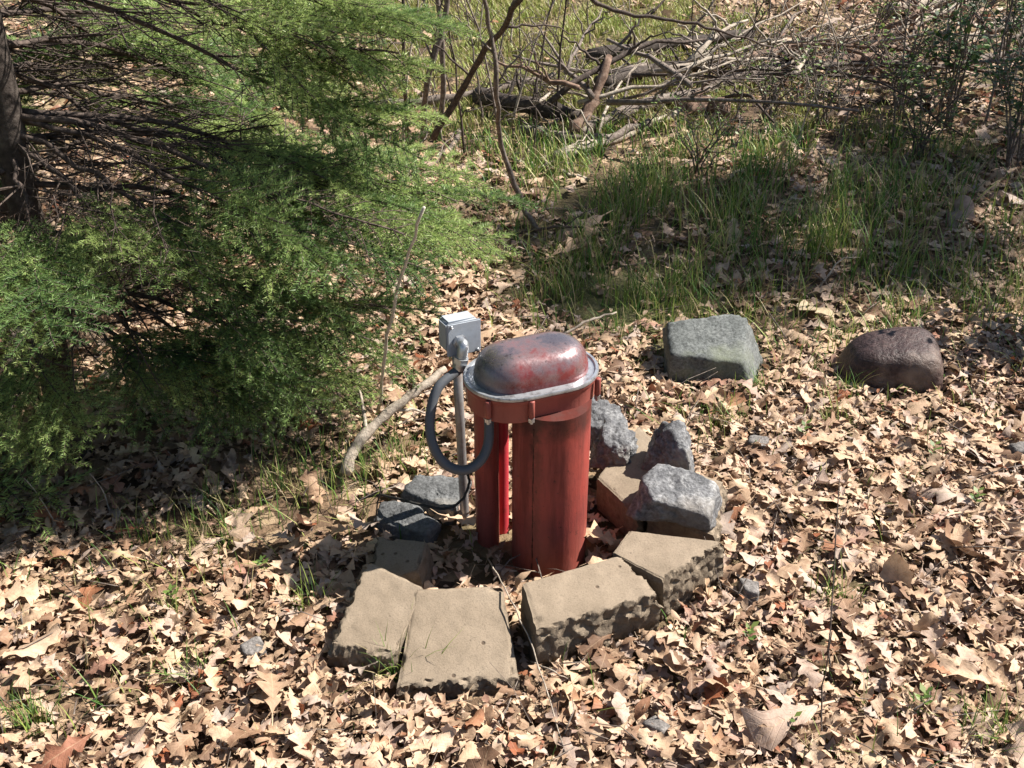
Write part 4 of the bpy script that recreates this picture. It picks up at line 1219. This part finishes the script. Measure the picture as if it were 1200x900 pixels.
sp1, n1 = spruce('spruce_tree', tb, 4.2, (.10, .15), LIMBS, 'young spruce with bright green needle sprays at the left, shading the leaves', 3, extra=17, extra_z=(1.35, 3.9), crown_r=1.05, step=.13, )
print('sprays', n1)

# the evergreen outside the frame whose shadow crosses the grass, and the leafy shrubs at the upper right
stp = Vector((4.45, 4.84, gz(4.45, 4.84)))
sp2, n2 = spruce('spruce_tree', stp, 5.1, (0, 0), [], 'slim spruce standing outside the view whose shadow crosses the grass', 9, extra=46, extra_z=(.5, 4.95), crown_r=.44, trunk_r=.06, step=.095, big=1.25)
print('sprays2', n2)
# second, darker spruce behind the first at the left edge
b3 = Vector((-1.78, 3.70, gz(-1.78, 3.70)))
L3 = [(z, b3 + Vector((math.cos(a_) * l_, math.sin(a_) * l_, z - l_ * .22)), .75, 1.0) for z, a_, l_ in
      [(.35, -.9, .8), (.5, .2, 1.0), (.55, -2.0, .9), (.7, -.4, 1.1), (.75, 1.2, .9), (.9, -1.3, 1.0), (1.0, .5, 1.1), (1.1, -.1, 1.15), (1.2, -.8, 1.0), (1.35, .1, 1.1), (1.4, -1.6, .9), (1.5, -.5, 1.0), (1.6, .7, .9)]]
sp3, n3 = spruce('spruce_tree', b3, 4.4, (.05, .1), L3, 'darker spruce behind the first one at the left edge', 15, extra=12, extra_z=(1.7, 4.1), crown_r=.8, trunk_r=.05, step=.12, big=1.15)
print('sprays3', n3)

b4 = Vector((-2.45, 1.75, gz(-2.45, 1.75)))  # added spruce out of view, blocks sky light to darken the shade at left
sp4, n4 = spruce('spruce_tree', b4, 4.6, (0, 0), [], 'full spruce added unseen past the left edge to block sky light', 21, extra=44, extra_z=(.3, 4.4), crown_r=.95, trunk_r=.05, step=.17, big=1.3)

def shrub(name, c, H, spread, n, leaves, label, seed, group, mat='shrub_leaf', lsz=.02):
    rr = random.Random(seed); t = empty(name, c); tag(t, label, 'shrub', group)
    mb = MB(); tips = []
    for i in range(n):
        a = rr.uniform(0, 6.28); s = rr.uniform(.2, 1) * spread; h = H * rr.uniform(.6, 1.1)
        P = smooth_path([(rr.gauss(0, .02), rr.gauss(0, .02), -.02), (math.cos(a) * s * .35, math.sin(a) * s * .35, h * .5), (math.cos(a) * s, math.sin(a) * s, h)], 4, .004, seed + i)
        mb.tube(P, [.005 * (1 - .75 * k / (len(P) - 1)) for k in range(len(P))], 5)
        for _ in range(6):
            q = P[rr.randrange(3, len(P))]; d = Vector((rr.gauss(0, .6), rr.gauss(0, .6), rr.uniform(.1, .8))).normalized() * rr.uniform(.06, .2)
            mb.tube([q, q + d * .5 + Vector((0, 0, .005)), q + d], [.002, .0014, .0008], 4)
            tips += [q + d * f_ for f_ in (.3, .5, .7, .9, 1)]
        tips += P[5:]
    link('stems', mb.mesh('stems', M['twig']), t)
    if leaves:
        r = np.random.default_rng(seed); V = []; T_ = []
        for i in range(leaves):
            q = np.array(rr.choice(tips)) + r.normal(0, .012, 3); d = r.normal(0, 1, 3); d[2] = d[2] * .4; d /= np.linalg.norm(d)
            w = np.cross(d, r.normal(0, .35, 3) + np.array([0, 0, 1.])); w /= np.linalg.norm(w); s = lsz * r.uniform(.6, 1.3)
            V.append([q, q + d * s * .5 + w * s * .34, q + d * s, q + d * s * .5 - w * s * .34]); T_ += [r.random()] * 4
        V = np.array(V).reshape(-1, 3)
        o = link('foliage', np_mesh('foliage', V, np.arange(len(V)).reshape(-1, 4), M[mat], False, None, np.array(T_)), t); o['kind'] = 'stuff'
    return t
SHR = [(1110, 150, .75, .32, 9, 700, 'leafy dark evergreen shrub in the upper right corner', .030), (1175, 110, .9, .35, 9, 800, 'taller dark shrub cut by the right frame edge', .030), (1180, 200, .6, .30, 8, 600, 'low leafy shrub at the right edge of the tree shadow', .024),
       (960, 150, .35, .22, 8, 160, 'sparse twiggy shrub with a few green buds by the reddish log', .018), (1075, 190, .35, .2, 9, 350, 'bright green low shrub just behind the tree shadow', .020), (900, 140, .3, .2, 7, 160, 'small budding shrub before the middle of the pile', .018),
       (1020, 60, .45, .25, 7, 260, 'budding shrub behind the right half of the pile', .020), (820, 205, .22, .2, 7, 200, 'low budding shrub at the front of the brush pile', .016), (1050, 140, .5, .22, 8, 300, 'thin shrub left of the dark evergreen shrub', .022)]
for i, (px, py, H, sprd, n, lv, lab, ls) in enumerate(SHR):
    shrub('shrub', at(px, py), H, sprd, n, int(lv * 1.25), lab, 60 + i, 'shrubs behind the tree shadow', 'shrub_leaf' if i < 3 else 'sprout', ls)
# shrub just outside the right edge: shades the litter beside the boulder
shrub('shrub', Vector((1.78, 2.95, gz(1.78, 2.95))), .55, .16, 10, 900, 'leafy shrub past the right edge shading the leaves by the boulder', 90, None, 'shrub_leaf', .035)

# small green sprouts dotted in the litter
rr = random.Random(3)
SEEDL = ['below the brown boulder, right of the thin stalk', 'in the litter near the right edge', 'below the right wall block', 'low in the right foreground', 'left of the ring beside the green tuft', 'farthest left in the open leaves', 'between the angular rock and the boulder, nearer the camera', 'at the lower edge right of centre']
for i, (px, py) in enumerate([(1090, 545), (1140, 600), (875, 762), (1078, 838), (310, 680), (205, 716), (940, 520), (925, 868)]):
    c = at(px, py); r = np.random.default_rng(i); V = []; T_ = []
    for k in range(9):
        a = k * 2.4; l = rr.uniform(.010, .026); d = np.array([math.cos(a), math.sin(a), .5]); d /= np.linalg.norm(d); w = np.array([-d[1], d[0], 0]) * l * .3
        b0 = np.array([0, 0, .02 + .004 * k]); V.append([b0, b0 + d * l * .5 + w, b0 + d * l, b0 + d * l * .5 - w]); T_ += [rr.random()] * 4
    V = np.array(V).reshape(-1, 3)
    o = link('sprout', np_mesh('sprout', V, np.arange(len(V)).reshape(-1, 4), M['sprout'], False, None, np.array(T_)), None, (c.x, c.y, c.z + .01))
    tag(o, 'small green seedling ' + SEEDL[i], 'seedling', 'green seedlings in the litter')
